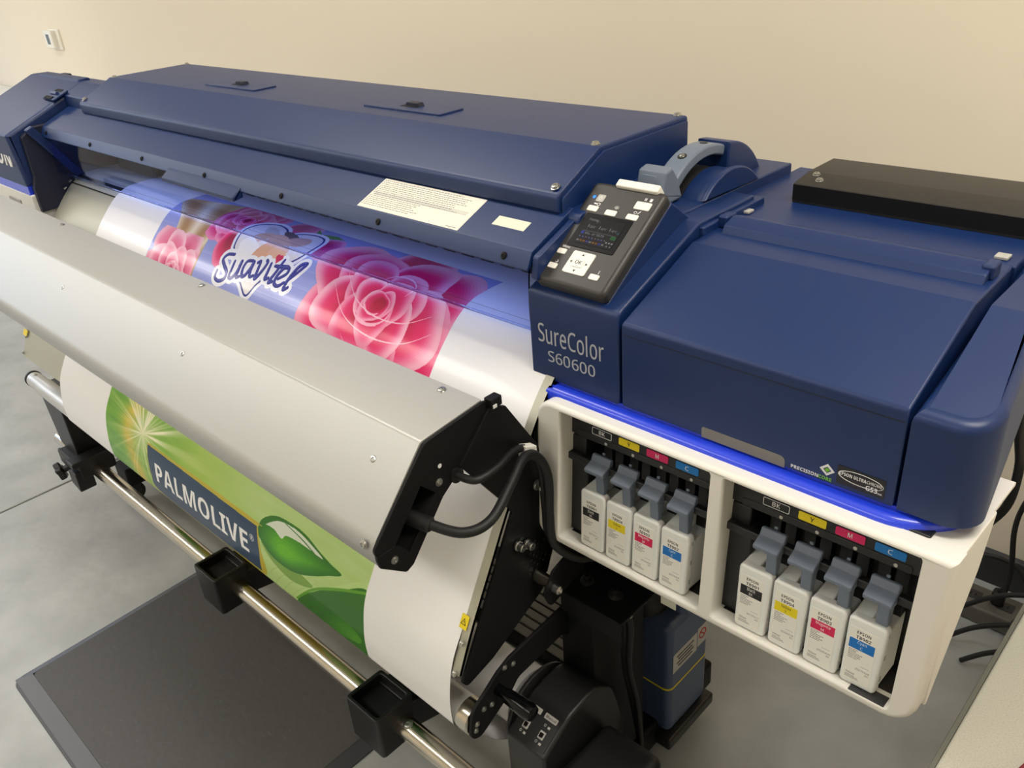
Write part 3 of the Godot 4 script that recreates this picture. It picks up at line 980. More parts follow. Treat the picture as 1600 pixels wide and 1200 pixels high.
	screw(hp, Vector3(0.039, 0.58, 0.268), Vector3(0, 0.5, 0.87), 0.004, 0.003)
	part(hp, "warning_label", plate_uv(0.03, 0.018, 0.0006), M.yellow, Transform3D(Basis(Vector3(1, 0, 0), Vector3(0, 0.866, -0.5), Vector3(0, 0.5, 0.866)), Vector3(-1.90, 0.642, 0.2345)))
	screw(hp, Vector3(-1.897, 0.63, 0.238), Vector3(0, 0.5, 0.87), 0.004, 0.003)
	screw(hp, Vector3(-1.897, 0.585, 0.261), Vector3(0, 0.5, 0.87), 0.004, 0.003)
	for k in 3:
		part(hp, "edge_clip", rbox(0.014, 0.003, 0.01, 0.001), M.bolt_steel, at(-1.893, 1.049 - 0.011 * k * k * 0.5, -0.045 + 0.02 * k, Basis(Vector3(1, 0, 0), 0.5)))
	# inside: rear wall, carriage rail, pinch rollers, lamp
	part(pr, "inner_rear_wall", rbox(1.92, 0.14, 0.01, 0.001), M.inner_panel, at(-0.94, 1.125, -0.335))
	part(pr, "carriage_rail", rbox(1.9, 0.05, 0.05, 0.004), M.silver_paint, at(-0.94, 1.115, -0.29))
	var car := part(pr, "print_carriage", rbox(0.24, 0.10, 0.10, 0.006), M.black_plastic, at(-1.70, 1.112, -0.2), "dark print carriage behind the visor")
	car.name = "print_carriage"
	for k in 34:
		var rx := -0.03 - 0.054 * k
		if rx < -1.25: continue
		var pc := part(pr, "pinch_roller", rbox(0.036, 0.018, 0.05, 0.003), M.black_plastic, at(rx, 1.077, -0.225, Basis(Vector3(1, 0, 0), 0.35)))
		part(pc, "roller_tab", rbox(0.007, 0.004, 0.006, 0.001), M.print_white, at(0.0, 0.0096, 0.02))
	var led := part(pr, "led_light_strip", rbox(1.84, 0.006, 0.02, 0.001), M.led_panel, at(-0.96, 1.176, -0.045))
	led.name = "led_light_strip"
	# --- control side: box below the control panel
	var slope_l := zy([[0.0, 1.003], [0.0, 1.147, 0.014], [-0.2, 1.222, 0.01], [-0.36, 1.222, 0.004], [-0.36, 1.003]])
	var box := part(pr, "control_housing", solid(slope_l, 0.172, 0.004, [], 3, true), M.navy, at(0.172, 0, 0, X), "navy housing that carries the control panel")
	var nf := lettering(box, "SureColor", at(0, 0, 0), 0.127, 0.034, M.print_silver)
	nf.transform = box.transform.affine_inverse() * at(0.0185, 1.064, 0.0)
	nf = lettering(box, "S60600", at(0, 0, 0), 0.092, 0.019, M.print_silver)
	nf.transform = box.transform.affine_inverse() * at(0.0365, 1.034, 0.0)
	part(pr, "cover_stop", solid(zy([[-0.02, 1.15], [0.004, 1.168, 0.006], [-0.002, 1.200, 0.008], [-0.115, 1.244, 0.003], [-0.115, 1.19]]), 0.012, 0.002, [], 2, true), M.navy, at(0.026, 0, 0, X))
	part(pr, "hood_end_block", solid(zy([[-0.088, 1.18], [-0.084, 1.242, 0.014], [-0.40, 1.252, 0.01], [-0.52, 1.245], [-0.52, 1.18]]), 0.032, 0.003), M.navy, at(0.034, 0, 0, X))
	part(pr, "lever_deck", solid(zy([[-0.17, 1.18], [-0.175, 1.226, 0.01], [-0.56, 1.222, 0.004], [-0.56, 1.18]]), 0.10, 0.003), M.navy, at(0.132, 0, 0, X))
	# --- lid over the printhead end
	var lid := part(pr, "service_lid", solid(zy([[0.0, 1.004], [0.0, 1.135, 0.009], [-0.172, 1.2015, 0.002], [-0.30, 1.2055], [-0.30, 1.1], [-0.02, 1.02]]), 0.394, 0.003, [], 3, true), M.navy, at(0.571, 0, 0, X), "navy service lid with a hinge along its top")
	part(lid, "hinge_bar", solid(zy([[-0.222, 1.202], [-0.230, 1.214, 0.006], [-0.256, 1.222, 0.012], [-0.276, 1.217, 0.004], [-0.280, 1.202]]), 0.366, 0.002, [], 2, true), M.navy, lid.transform.affine_inverse() * at(0.561, 0, 0, X))
	part(lid, "lid_groove", rbox(0.39, 0.0016, 0.0008, 0.0002), M.navy_dark, lid.transform.affine_inverse() * at(0.374, 1.119, 0.0))
	for hx in [0.186, 0.558]:
		part(lid, "hinge_end", rbox(0.016, 0.02, 0.03, 0.004), M.navy, lid.transform.affine_inverse() * at(hx, 1.213, -0.255))
		part(lid, "steel_tab", rbox(0.017, 0.004, 0.018, 0.001), M.key_grey, lid.transform.affine_inverse() * at(hx - 0.006, 1.2075, -0.322))
	# cut-out grip at the lid foot: pale recess behind the front edge
	part(lid, "finger_notch", solid(rounded([[0.312, 1.002], [0.434, 1.002], [0.434, 1.018, 0.014], [0.312, 1.018, 0.003]]), 0.0012, 0.0), M.notch_grey, lid.transform.affine_inverse() * at(0, 0, 0.0006))
	var e1 := lettering(lid, "PRECISION", at(0, 0, 0), 0.036, 0.005, M.print_white, true)
	e1.transform = lid.transform.affine_inverse() * at(0.4425, 1.0065, 0.0)
	e1 = lettering(lid, "CORE", at(0, 0, 0), 0.0165, 0.005, M.print_green, true)
	e1.transform = lid.transform.affine_inverse() * at(0.479, 1.0065, 0.0)
	part(lid, "emblem", solid(PackedVector2Array([Vector2(0, -0.0085), Vector2(0.0095, 0), Vector2(0, 0.0085), Vector2(-0.0095, 0)]), 0.0006, 0.0, [PackedVector2Array([Vector2(0, -0.0048), Vector2(0.0054, 0), Vector2(0, 0.0048), Vector2(-0.0054, 0)])]), M.print_white, lid.transform.affine_inverse() * at(0.489, 1.022, 0.0006))
	part(lid, "emblem_core", solid(PackedVector2Array([Vector2(0, -0.003), Vector2(0.0034, 0), Vector2(0, 0.003), Vector2(-0.0034, 0)]), 0.0006), M.print_green, lid.transform.affine_inverse() * at(0.489, 1.022, 0.0006))
	var badge := part(lid, "badge", solid(rect(-0.029, -0.013, 0.029, 0.013, 0.001), 0.0008), M.print_black, lid.transform.affine_inverse() * at(0.5305, 1.0225, 0.0008), "black badge")
	for w in [["EPSON ULTRA", -0.026, 0.0005, 0.033, 0.0048, true], ["CHROME", 0.0075, 0.0008, 0.018, 0.0042, false], ["GS3", 0.007, -0.0085, 0.014, 0.0068, true], ["INK", 0.0215, -0.0085, 0.005, 0.002, false]]:
		lettering(badge, w[0], at(w[1], w[2], 0), w[3], w[4], M.print_white, w[5])
	var ring := solid(oval(0, 0, 0.0275, 0.0085, 32), 0.0005, 0.0, [oval(0.0005, 0, 0.0266, 0.0079, 32)])
	part(badge, "badge_ring", ring, M.print_white, at(0, 0.002, 0.0006))
	# --- rounded end of the housing
	var outline := rounded([[0.575, 0.0], [0.664, 0.0, 0.075], [0.582, 0.60, 0.03], [0.50, 0.60], [0.50, 0.34], [0.575, 0.34]], 12)
	part(pr, "end_cover", end_cover_mesh(outline), M.navy, Transform3D(FACE_UP, Vector3()), "navy end cover with a rounded corner")
	part(pr, "rear_deck", solid(rect(0.128, 0.30, 0.574, 0.60), 0.2, 0.003), M.navy, at(0, 1.205, 0, FACE_UP))
	part(pr, "rear_step", solid(rect(0.132, 0.20, 0.18, 0.38, 0.004), 0.1, 0.003), M.navy, at(0, 1.2155, 0, FACE_UP))
	# --- blue band
	var bb := rounded([[0.03, 0.004], [0.652, 0.004, 0.07], [0.60, 0.4], [0.03, 0.4]], 10)
	part(pr, "blue_band", solid(bb, 0.03, 0.0), M.blue_band, at(0, 1.0035, 0, FACE_UP), "glossy bright blue band")
	bb = rounded([[0.040, -0.018, 0.004], [0.656, -0.018, 0.085], [0.60, 0.4], [0.040, 0.4]], 10)
	part(pr, "blue_band_foot", solid(bb, 0.02, 0.012, [], 4), M.blue_band, at(0, 0.9985, 0, FACE_UP))
	build_ink_bay(pr)
	build_control_panel(pr)
	build_lever(pr)
	build_left_end(pr)
	build_stand(pr)

func end_cover_mesh(outline: PackedVector2Array) -> ArrayMesh:
	# outline is (x, -z) seen from above; the top follows the slope of the lid
	var g := solid_geo(outline, -1.003, 0.012, [], 4, false, true)
	return g.mesh()

func plate_uv(w: float, h: float, t: float) -> ArrayMesh:
	var g := Geo.new()
	var n := Vector3(0, 0, 1)
	var a := [Vector3(-w / 2, -h / 2, t), Vector3(w / 2, -h / 2, t), Vector3(w / 2, h / 2, t), Vector3(-w / 2, h / 2, t)]
	var u := [Vector2(0, 1), Vector2(1, 1), Vector2(1, 0), Vector2(0, 0)]
	g.tri(a[0], a[2], a[1], n, n, n, u[0], u[2], u[1])
	g.tri(a[0], a[3], a[2], n, n, n, u[0], u[3], u[2])
	for i in 4:
		var b: Vector3 = a[i]
		var c: Vector3 = a[(i + 1) % 4]
		var m := (c - b).cross(n).normalized()
		var d := Vector3(0, 0, -t)
		g.tri(b, c, c + d, m, m, m, u[3], u[3], u[3])
		g.tri(b, c + d, b + d, m, m, m, u[3], u[3], u[3])
	return g.mesh()

func sticker_image() -> ImageTexture:
	var im := Image.create(768, 256, false, Image.FORMAT_RGB8)
	im.fill(c8(232, 228, 214))
	rng.seed = 5
	for k in 15:
		var y := 14 + k * 15
		var tone := c8(118, 115, 110)
		if k == 7 or k == 8:
			im.fill_rect(Rect2i(22, y - 4, 712, 14), c8(206, 203, 193))
		if k != 8: im.fill_rect(Rect2i(13, y, 6, 7), c8(50, 50, 50))
		var x := 28
		var end := rng.randi_range(600, 720) if k < 9 else rng.randi_range(330, 450)
		while x < end:
			var w := rng.randi_range(4, 22)
			im.fill_rect(Rect2i(x, y + rng.randi_range(0, 1), w, 5), tone)
			x += w + 5
	im.fill_rect(Rect2i(676, 238, 70, 6), c8(150, 147, 140))
	return ImageTexture.create_from_image(im)

# the ink bay leans: u runs along x, v up its face, w out of it
var bay_frame := Transform3D(Basis(Vector3(1, 0, 0), Vector3(0, 0.264, -0.02).normalized(), Vector3(0, 0.02, 0.264).normalized()), Vector3(0, 0.716, 0.05))

func build_ink_bay(pr: Node3D) -> void:
	var T := bay_frame
	var outer := rounded([[0.043, 0.023, 0.03], [0.655, 0.023, 0.04], [0.660, 0.2745], [0.043, 0.2745, 0.03]], 6)
	var fr := part(pr, "ink_bay_frame", solid(outer, 0.030, 0.008, [rect(0.090, 0.036, 0.352, 0.2665, 0.006), rect(0.372, 0.036, 0.624, 0.2665, 0.006)], 4, false, false, 0.3), M.white_plastic, T * at(0, 0, 0.012), "white frame round two ink bays")
	part(fr, "side_cheek", solid(zy([[-0.025, 0.05], [-0.025, 0.2735], [-0.14, 0.2735], [-0.12, 0.20]]), 0.012, 0.002), M.white_plastic, at(0.6585, 0, 0, FACE_X))
	part(fr, "top_shelf", rbox(0.606, 0.006, 0.20, 0.001), M.white_plastic, at(0.352, 0.2706, -0.125))
	for w in [0.086, 0.362]:
		part(fr, "bay_wall", rbox(0.008 if w < 0.2 else 0.0198, 0.236, 0.075, 0.001), M.white_plastic, at(w, 0.1535, -0.0665))
	part(fr, "drain_slot", rbox(0.046, 0.003, 0.02, 0.001), M.baseboard, at(0.596, 0.0352, -0.0125))
	for bay in 2:
		var x0: float = [0.072, 0.356][bay]
		var x1: float = [0.350, 0.622][bay]
		var off: float = [0.0, 0.2855][bay]
		var pitch: float = [0.05, 0.049][bay]
		part(pr, "bay_back_panel", rbox(x1 - x0, 0.25, 0.01, 0.001), M.black_plastic, T * at((x0 + x1) / 2, 0.15, -0.075))
		part(pr, "bay_floor", rbox(x1 - x0 - 0.02, 0.004, 0.08, 0.001), M.black_plastic, T * at((x0 + x1) / 2 + 0.01, 0.0335, -0.05))
		var strip := part(pr, "slot_label_strip", solid(rect(x0 + 0.004, 0.217, x1 - 0.002, 0.276, 0.002), 0.05, 0.003), M.black_plastic, T * at(0, 0, -0.02), "black strip with slot labels")
		part(strip, "lower_step", solid(rect(x0 + 0.03, 0.2175, x1 - 0.012, 0.2285, 0.004), 0.003, 0.0012), M.black_plastic, at(0, 0, 0.0015))
		for k in 4:
			var cx: float = 0.149 + pitch * k + off
			var lm: Material = [M.print_black, M.slot_label_yellow, M.magenta, M.cyan][k]
			var pl := part(pr, "slot_label", solid(rect(-0.0185, -0.006, 0.0185, 0.006, 0.002), 0.001), lm, T * at(cx, 0.2365, -0.0192))
			if k == 0:
				part(pl, "outline", solid(rect(-0.0185, -0.006, 0.0185, 0.006, 0.002), 0.0008, 0.0, [rect(-0.0178, -0.0053, 0.0178, 0.0053, 0.0016)]), M.print_white, at(0, 0, 0.0006))
			lettering(pl, ["BK", "Y", "M", "C"][k], at(-0.0055 if k == 0 else -0.0028, -0.0032, 0), 0.011 if k == 0 else 0.0056, 0.0064, M.print_black if k == 1 else M.print_white)
			part(strip, "indicator_light", lathe_geo([[0.0025, 0.0], [0.0025, 0.0008], [0.0, 0.0012]], 12).mesh(), M.key_grey, Transform3D(toward(Vector3(0, 0, 1)), Vector3(cx + 0.009, 0.2225, 0.0016)))
			for g in 2:
				part(pr, "slot_rib", rbox(0.016, 0.17, 0.02, 0.001), M.black_plastic, T * at(cx - 0.012 + 0.022 * g, 0.13, -0.062))
			build_lock_lever(pr, T * at(cx + 0.003, -0.010, 0))
		part(pr, "lever_rod", solid(rect(-0.006, -0.006, 0.006, 0.006, 0.002), x1 - x0 + 0.006, 0.001, [], 2, true), M.black_plastic, T * at(x1, 0.180, -0.018, FACE_X))
		var blank := part(pr, "blank_slot_cover", solid(rect(x0 + 0.006, 0.036, x0 + 0.050, 0.184, 0.004), 0.05, 0.003), M.black_plastic, T * at(0, 0, -0.022), "black cover of an unused slot")
		part(blank, "blank_lever", solid(rect(x0 + 0.008, 0.18, x0 + 0.044, 0.214, 0.004), 0.04, 0.003), M.black_plastic, at(0, 0, -0.001))

func build_lock_lever(pr: Node3D, xf: Transform3D) -> void:
	var o := part(pr, "lock_lever", solid(zy([[-0.022, 0.182], [-0.024, 0.207, 0.003], [-0.016, 0.209, 0.003], [-0.012, 0.199, 0.003], [0.005, 0.191, 0.002], [0.004, 0.185, 0.002], [-0.008, 0.182]], 3), 0.036, 0.0025, [], 2, true), M.lever_grey, xf * at(0.018, 0, 0, FACE_X))
	part(o, "stem", solid(zy([[-0.020, 0.186], [-0.001, 0.187], [-0.005, 0.150, 0.003], [-0.016, 0.150, 0.003]], 3), 0.015, 0.002, [], 2, true), M.lever_grey, at(0, 0, -0.003))
	part(o, "lever_stud", rbox(0.003, 0.004, 0.005, 0.001), M.lever_grey, at(0.022, 0.211, -0.018))

func build_control_panel(pr: Node3D) -> void:
	# lower front edge near (0.016..0.147, 1.155, -0.01), top edge near (1.265, -0.165)
	var up := Vector3(0, 0.108, -0.157).normalized()
	var b := Basis(Vector3(1, 0, 0), up, Vector3(1, 0, 0).cross(up))
	var w := 0.133
	var h := 0.190
	var wedge := zy([[-0.012, 1.12], [-0.006, 1.148, 0.004], [-0.166, 1.258, 0.004], [-0.236, 1.205], [-0.2, 1.16]])
	part(pr, "panel_wedge", solid(wedge, 0.128, 0.003, [], 3, true), M.navy, at(0.146, 0, 0, FACE_X))
	var cp := part(pr, "control_panel", solid(rect(0, 0, w, h, 0.010, 5), 0.018, 0.008, [], 4), M.panel_grey, Transform3D(b, Vector3(0.014, 1.160, -0.004) + b.z * 0.010), "dark grey tilted control panel with keys and screen")
	var f := 0.0002
	part(cp, "lamp_bar", rbox(0.076, 0.014, 0.02, 0.003), M.key_white, at(0.081, h - 0.001, -0.004), "white alert lamp bar")
	var keys := [[0.030, 0.158, 0.014, 0.0135, "key_grey"], [0.027, 0.138, 0.019, 0.010, "key_white"], [0.062, 0.136, 0.020, 0.010, "key_white"], [0.107, 0.158, 0.027, 0.014, "key_white"], [0.101, 0.136, 0.020, 0.010, "key_white"], [0.022, 0.055, 0.016, 0.0095, "key_white"], [0.022, 0.028, 0.016, 0.0095, "key_white"], [0.101, 0.026, 0.017, 0.0095, "key_white"]]
	for k in keys:
		var key := part(cp, "key", solid(rect(-k[2] / 2, -k[3] / 2, k[2] / 2, k[3] / 2, 0.002), 0.004, 0.0008), M[k[4]], at(k[0], k[1], 0.0016))
		if k[4] == "key_grey":
			part(key, "power_symbol", solid(oval(0, 0, 0.003, 0.003, 16), 0.0003, 0.0, [oval(0, 0, 0.0024, 0.0024, 16)]), M.print_white, at(0, 0, 0.0002))
			part(key, "power_symbol", rbox(0.0008, 0.004, 0.0003, 0.0001), M.print_white, at(0, 0.002, 0.0001))
	# symbols above keys
	var sy := [[0.027, 0.147], [0.062, 0.146], [0.101, 0.146]]
	part(cp, "symbol", solid(oval(0, 0, 0.0034, 0.0028, 8), 0.0003, 0.0, [oval(0, 0, 0.0024, 0.0019, 8)]), M.print_white, at(0.032, 0.1475, f))
	part(cp, "symbol", rbox(0.005, 0.0024, 0.0003, 0.0001), M.print_white, at(0.026, 0.1478, f))
	part(cp, "symbol", solid(oval(0, 0, 0.002, 0.002, 12), 0.0003, 0.0, [oval(0, 0, 0.0012, 0.0012, 12)]), M.print_white, at(0.066, 0.1465, f))
	for k in 7:
		var a := PI * (k / 6.0) - 0.1
		part(cp, "symbol", rbox(0.0016, 0.0006, 0.0003, 0.0001), M.print_white, at(0.066 + 0.0036 * cos(a), 0.1465 + 0.0036 * sin(a), f, Basis(Vector3(0, 0, 1), a)))
	part(cp, "symbol", solid(oval(0, 0, 0.0032, 0.0024, 6), 0.0003, 0.0, [oval(0, 0, 0.0022, 0.0016, 6)]), M.print_white, at(0.101, 0.1456, f))
	part(cp, "symbol", rbox(0.0014, 0.007, 0.0003, 0.0001), M.print_white, at(0.1075, 0.1462, f, Basis(Vector3(0, 0, 1), -0.5)))
	for k in 2:
		part(cp, "symbol", rbox(0.0012, 0.005, 0.0003, 0.0001), M.print_white, at(0.104 + 0.0022 * k, 0.1705, f))
	part(cp, "symbol", rbox(0.0045, 0.0055, 0.0003, 0.0001), M.print_white, at(0.1145, 0.1705, f))
	part(cp, "symbol", rbox(0.001, 0.006, 0.0003, 0.0001), M.print_white, at(0.104, 0.0355, f))
	part(cp, "symbol", solid(oval(0, 0, 0.0026, 0.0026, 14), 0.0003, 0.0, [oval(-0.0006, 0.0004, 0.0019, 0.0019, 14)]), M.print_white, at(0.024, 0.037, f))
	lettering(cp, "Menu", at(0.0175, 0.0625, 0), 0.0135, 0.0042, M.print_white)
	part(cp, "status_light", lathe_geo([[0.0028, 0.0], [0.0028, 0.0006], [0.0, 0.001]], 14).mesh(), M.led_blue, Transform3D(Basis(Vector3(1, 0, 0), Vector3(0, 0, 1), Vector3(0, -1, 0)), Vector3(0.0165, 0.159, 0)), "blue status lamp")
	var pad := part(cp, "direction_pad", solid(rect(-0.0205, -0.0195, 0.0205, 0.0195, 0.003), 0.004, 0.0008), M.key_white, at(0.063, 0.042, 0.0014))
	part(pad, "ok_key", solid(rect(-0.009, -0.008, 0.009, 0.008, 0.002), 0.002, 0.0006), M.key_white, at(0, 0, 0.0012))
	lettering(pad, "OK", at(-0.0055, -0.003, 0.0012), 0.011, 0.0062, M.print_black)
	for k in 4:
		var a := PI / 2 * k
		part(pad, "arrow", solid(PackedVector2Array([Vector2(0.0165, 0), Vector2(0.0125, 0.0022), Vector2(0.0125, -0.0022)]), 0.0003), M.print_black, at(0, 0, 0.0002, Basis(Vector3(0, 0, 1), a)))
	var bez := part(cp, "screen_bezel", solid(rect(-0.043, -0.0315, 0.043, 0.0315, 0.003), 0.003, 0.0006), M.screen_black, at(0.065, 0.0985, 0.0008))
	var sm := mat("screen_print", Color.WHITE, 0.4, 0.0, 0.2)
	var tex := screen_image()
	sm.albedo_color = Color(0.05, 0.05, 0.05)
	sm.emission_enabled = true
	sm.emission = Color.BLACK
	sm.emission_texture = tex
	sm.emission_energy_multiplier = 0.5
	part(bez, "screen", plate_uv(0.067, 0.048, 0.0004), sm, at(0.001, 0.0, 0.0), "lit colour screen")

func screen_image() -> ImageTexture:
	var im := Image.create(488, 344, false, Image.FORMAT_RGB8)
	im.fill(c8(38, 38, 42))
	draw_text(im, "Printing...", Rect2(14, 14, 150, 38), c8(220, 220, 224))
	for q in [[40, "OFF"], [190, "40°C"], [330, "40°C"]]:
		draw_text(im, q[1], Rect2(q[0] + 34, 106, 74, 28), c8(214, 216, 222))
		im.fill_rect(Rect2i(q[0] + 10, 92, 8, 36), c8(222, 222, 222))
		im.fill_rect(Rect2i(q[0] + 12, 128, 4, 48), c8(110, 108, 112))
	im.fill_rect(Rect2i(20, 174, 380, 4), c8(170, 170, 172))
	im.fill_rect(Rect2i(400, 176, 60, 4), c8(150, 150, 152))
	im.fill_rect(Rect2i(408, 184, 62, 42), c8(54, 160, 74))
	im.fill_rect(Rect2i(420, 200, 38, 10), c8(24, 74, 36))
	im.fill_rect(Rect2i(448, 122, 30, 30), c8(70, 110, 120))
	im.fill_rect(Rect2i(8, 184, 40, 40), c8(62, 84, 214))
	draw_text(im, "Mo. or 5619", Rect2(66, 190, 250, 30), c8(206, 208, 216))
	for k in 9:
		var x := 10 + k * 42
		im.fill_rect(Rect2i(x, 246, 26, 26), [c8(40, 38, 110), c8(60, 58, 150), c8(90, 30, 60)][k % 3])
		im.fill_rect(Rect2i(x + 4, 250, 16, 8), c8(176, 180, 200))
		im.fill_rect(Rect2i(x, 296, 30, 20), [c8(176, 176, 178), c8(196, 130, 40), c8(190, 116, 30), c8(84, 84, 210)][k % 4])
	for k in 3:
		im.fill_rect(Rect2i(380 + k * 38, 262, 22, 18), c8(206, 206, 210))
	for k in 2:
		fill_poly(im, PackedVector2Array([Vector2(408 + k * 44, 320), Vector2(430 + k * 44, 320), Vector2(419 + k * 44, 300)]), c8(210, 210, 214))
	return ImageTexture.create_from_image(im)

func arc(c: Vector2, r: float, a0: float, a1: float, n := 14) -> Array:
	var out := []
	for k in n + 1:
		var a := deg_to_rad(lerpf(a0, a1, float(k) / n))
		out.append([c.x + r * cos(a), c.y + r * sin(a)])
	return out

func build_lever(pr: Node3D) -> void:
	# round guard with the grey media lever riding over it (angles run from the front over the top)
	var c := Vector2(-0.356, 1.150)
	part(pr, "lever_guard", solid(zy(arc(c, 0.106, 42, 142)), 0.044, 0.003, [], 3, true), M.navy, at(0.128, 0, 0, FACE_X), "rounded navy guard of the media lever")
	part(pr, "lever_guard_rim", solid(zy(arc(c, 0.112, 44, 140)), 0.010, 0.003, [], 3, true), M.navy, at(0.134, 0, 0, FACE_X))
	part(pr, "lever_slot", solid(zy(arc(c, 0.104, 42, 142)), 0.05, 0.0), M.black_hole, at(0.086, 0, 0, FACE_X))
	var back := arc(Vector2(-0.40, 1.16), 0.128, 92, 158)
	back.append([-0.40, 1.20])
	part(pr, "lever_housing", solid(zy(back), 0.062, 0.004, [], 3, true), M.navy, at(0.096, 0, 0, FACE_X))
	var p := arc(c, 0.142, 34, 112)
	p.append_array(arc(c, 0.124, 112, 34))
	var le := part(pr, "media_lever", solid(zy(p), 0.038, 0.004, [], 3, true), M.lever_grey, at(0.087, 0, 0, FACE_X), "grey curved media loading lever")
	fit(le, "lever_grip", solid(zy([[-0.275, 1.228, 0.004], [-0.226, 1.226, 0.006], [-0.216, 1.244, 0.004], [-0.226, 1.280, 0.005], [-0.246, 1.284, 0.005], [-0.262, 1.262]], 4), 0.052, 0.005, [], 3, true), M.lever_grey, at(0.093, 0, 0, FACE_X))
	fit(le, "grip_dent", solid(rect(-0.014, -0.011, 0.014, 0.011, 0.004), 0.002, 0.001), M.lever_grey, at(0.064, 1.263, -0.2195, Basis(Vector3(1, 0, 0), -0.25)))
	fit(le, "screw_hole", lathe_geo([[0.0, 0.0], [0.0075, 0.0], [0.0075, 0.001], [0.0, 0.001]], 14).mesh(), M.black_plastic, Transform3D(toward(Vector3(0, 0.94, 0.34)), Vector3(0.068, 1.2832, -0.3078)))
	screw(le, Vector3(0.068, 1.2838, -0.3076), Vector3(0, 0.94, 0.34), 0.004, 0.003)
	fit(le, "screw_hole", lathe_geo([[0.0, 0.0], [0.0065, 0.0], [0.0065, 0.001], [0.0, 0.001]], 14).mesh(), M.black_plastic, Transform3D(toward(Vector3(0, 1.0, -0.1)), Vector3(0.068, 1.2912, -0.370)))

func build_left_end(pr: Node3D) -> void:
	var x1 := -1.93
	# sloping navy cover of the far end
	var prof := zy([[0.082, 1.045], [0.094, 1.196, 0.006], [-0.16, 1.302, 0.03], [-0.215, 1.30, 0.03], [-0.34, 1.18], [-0.34, 1.045]], 6)
	var le := part(pr, "far_end_cover", solid(prof, 0.42, 0.012, [], 4, true), M.navy, at(x1, 0, 0, FACE_X), "navy cover of the far end")
	var inv := le.transform.affine_inverse()
	var t := lettering(le, "EPSON", at(0, 0, 0), 0.26, 0.052, M.print_white, true, 0.003)
	t.transform = inv * at(-2.235, 1.100, 0.0885, Basis(Vector3(1, 0, 0), -0.08))
	part(le, "hinge_bar", solid(zy([[-0.150, 1.294], [-0.160, 1.306, 0.004], [-0.19, 1.308, 0.006], [-0.20, 1.294]], 4), 0.32, 0.003, [], 2, true), M.navy, inv * at(-1.955, 0, 0, FACE_X))
	part(le, "latch", rbox(0.09, 0.006, 0.05, 0.002), M.navy, inv * at(-1.965, 1.276, -0.085, Basis(Vector3(1, 0, 0), 0.4)))
	part(le, "latch_slot", rbox(0.05, 0.003, 0.012, 0.001), M.black_hole, inv * at(-1.965, 1.285, -0.10, Basis(Vector3(1, 0, 0), 0.4)))
	part(le, "latch_slot", rbox(0.05, 0.003, 0.012, 0.001), M.black_hole, inv * at(-1.965, 1.272, -0.065, Basis(Vector3(1, 0, 0), 0.4)))
	part(le, "latch_roll", rod(Vector3(-1.985, 1.281, -0.083), Vector3(-1.94, 1.281, -0.083), 0.005, 12), M.navy_edge, inv)
	part(le, "rear_clip", rbox(0.05, 0.012, 0.05, 0.004), M.black_plastic, inv * at(-2.20, 1.296, -0.20))
	part(pr, "far_deck", solid(zy([[-0.095, 1.18], [-0.095, 1.2748, 0.003], [-0.16, 1.3018, 0.03], [-0.215, 1.2998, 0.03], [-0.34, 1.18]], 6), 0.17, 0.002), M.navy, at(-1.765, 0, 0, FACE_X))
	# inner cheek beside the platen
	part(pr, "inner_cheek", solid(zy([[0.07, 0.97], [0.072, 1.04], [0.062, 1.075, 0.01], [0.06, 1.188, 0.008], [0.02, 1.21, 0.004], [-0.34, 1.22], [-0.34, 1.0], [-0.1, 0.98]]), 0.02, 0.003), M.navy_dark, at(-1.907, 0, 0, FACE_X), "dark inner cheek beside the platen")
	part(pr, "cheek_rib", solid(zy([[0.05, 1.205, 0.004], [0.028, 1.215, 0.004], [-0.075, 1.055], [-0.05, 1.05]]), 0.02, 0.003), M.navy, at(-1.888, 0, 0, FACE_X))
	part(pr, "far_blue_band", solid(rounded([[-2.34, 0.081], [x1 - 0.006, 0.081, 0.002], [x1 - 0.006, -0.3], [-2.34, -0.3]].map(func(e): return [e[0], -e[1]]), 4), 0.03), M.blue_band, at(0, 1.046, 0, FACE_UP))
	part(pr, "far_white_base", solid(PackedVector2Array([Vector2(-2.34, 0.4), Vector2(-2.34, -0.082), Vector2(x1 + 0.004, -0.082), Vector2(x1 + 0.004, 0.4)]), 0.36, 0.004, [], 3, true), M.white_plastic, at(0, 1.020, 0, FACE_UP), "white lower housing of the far end")
	part(pr, "far_vent_frame", rbox(0.10, 0.05, 0.004, 0.002), M.grey_panel, at(-2.09, 0.965, 0.083))
	part(pr, "far_vent", rbox(0.07, 0.03, 0.004, 0.002), M.black_hole, at(-2.095, 0.965, 0.084))

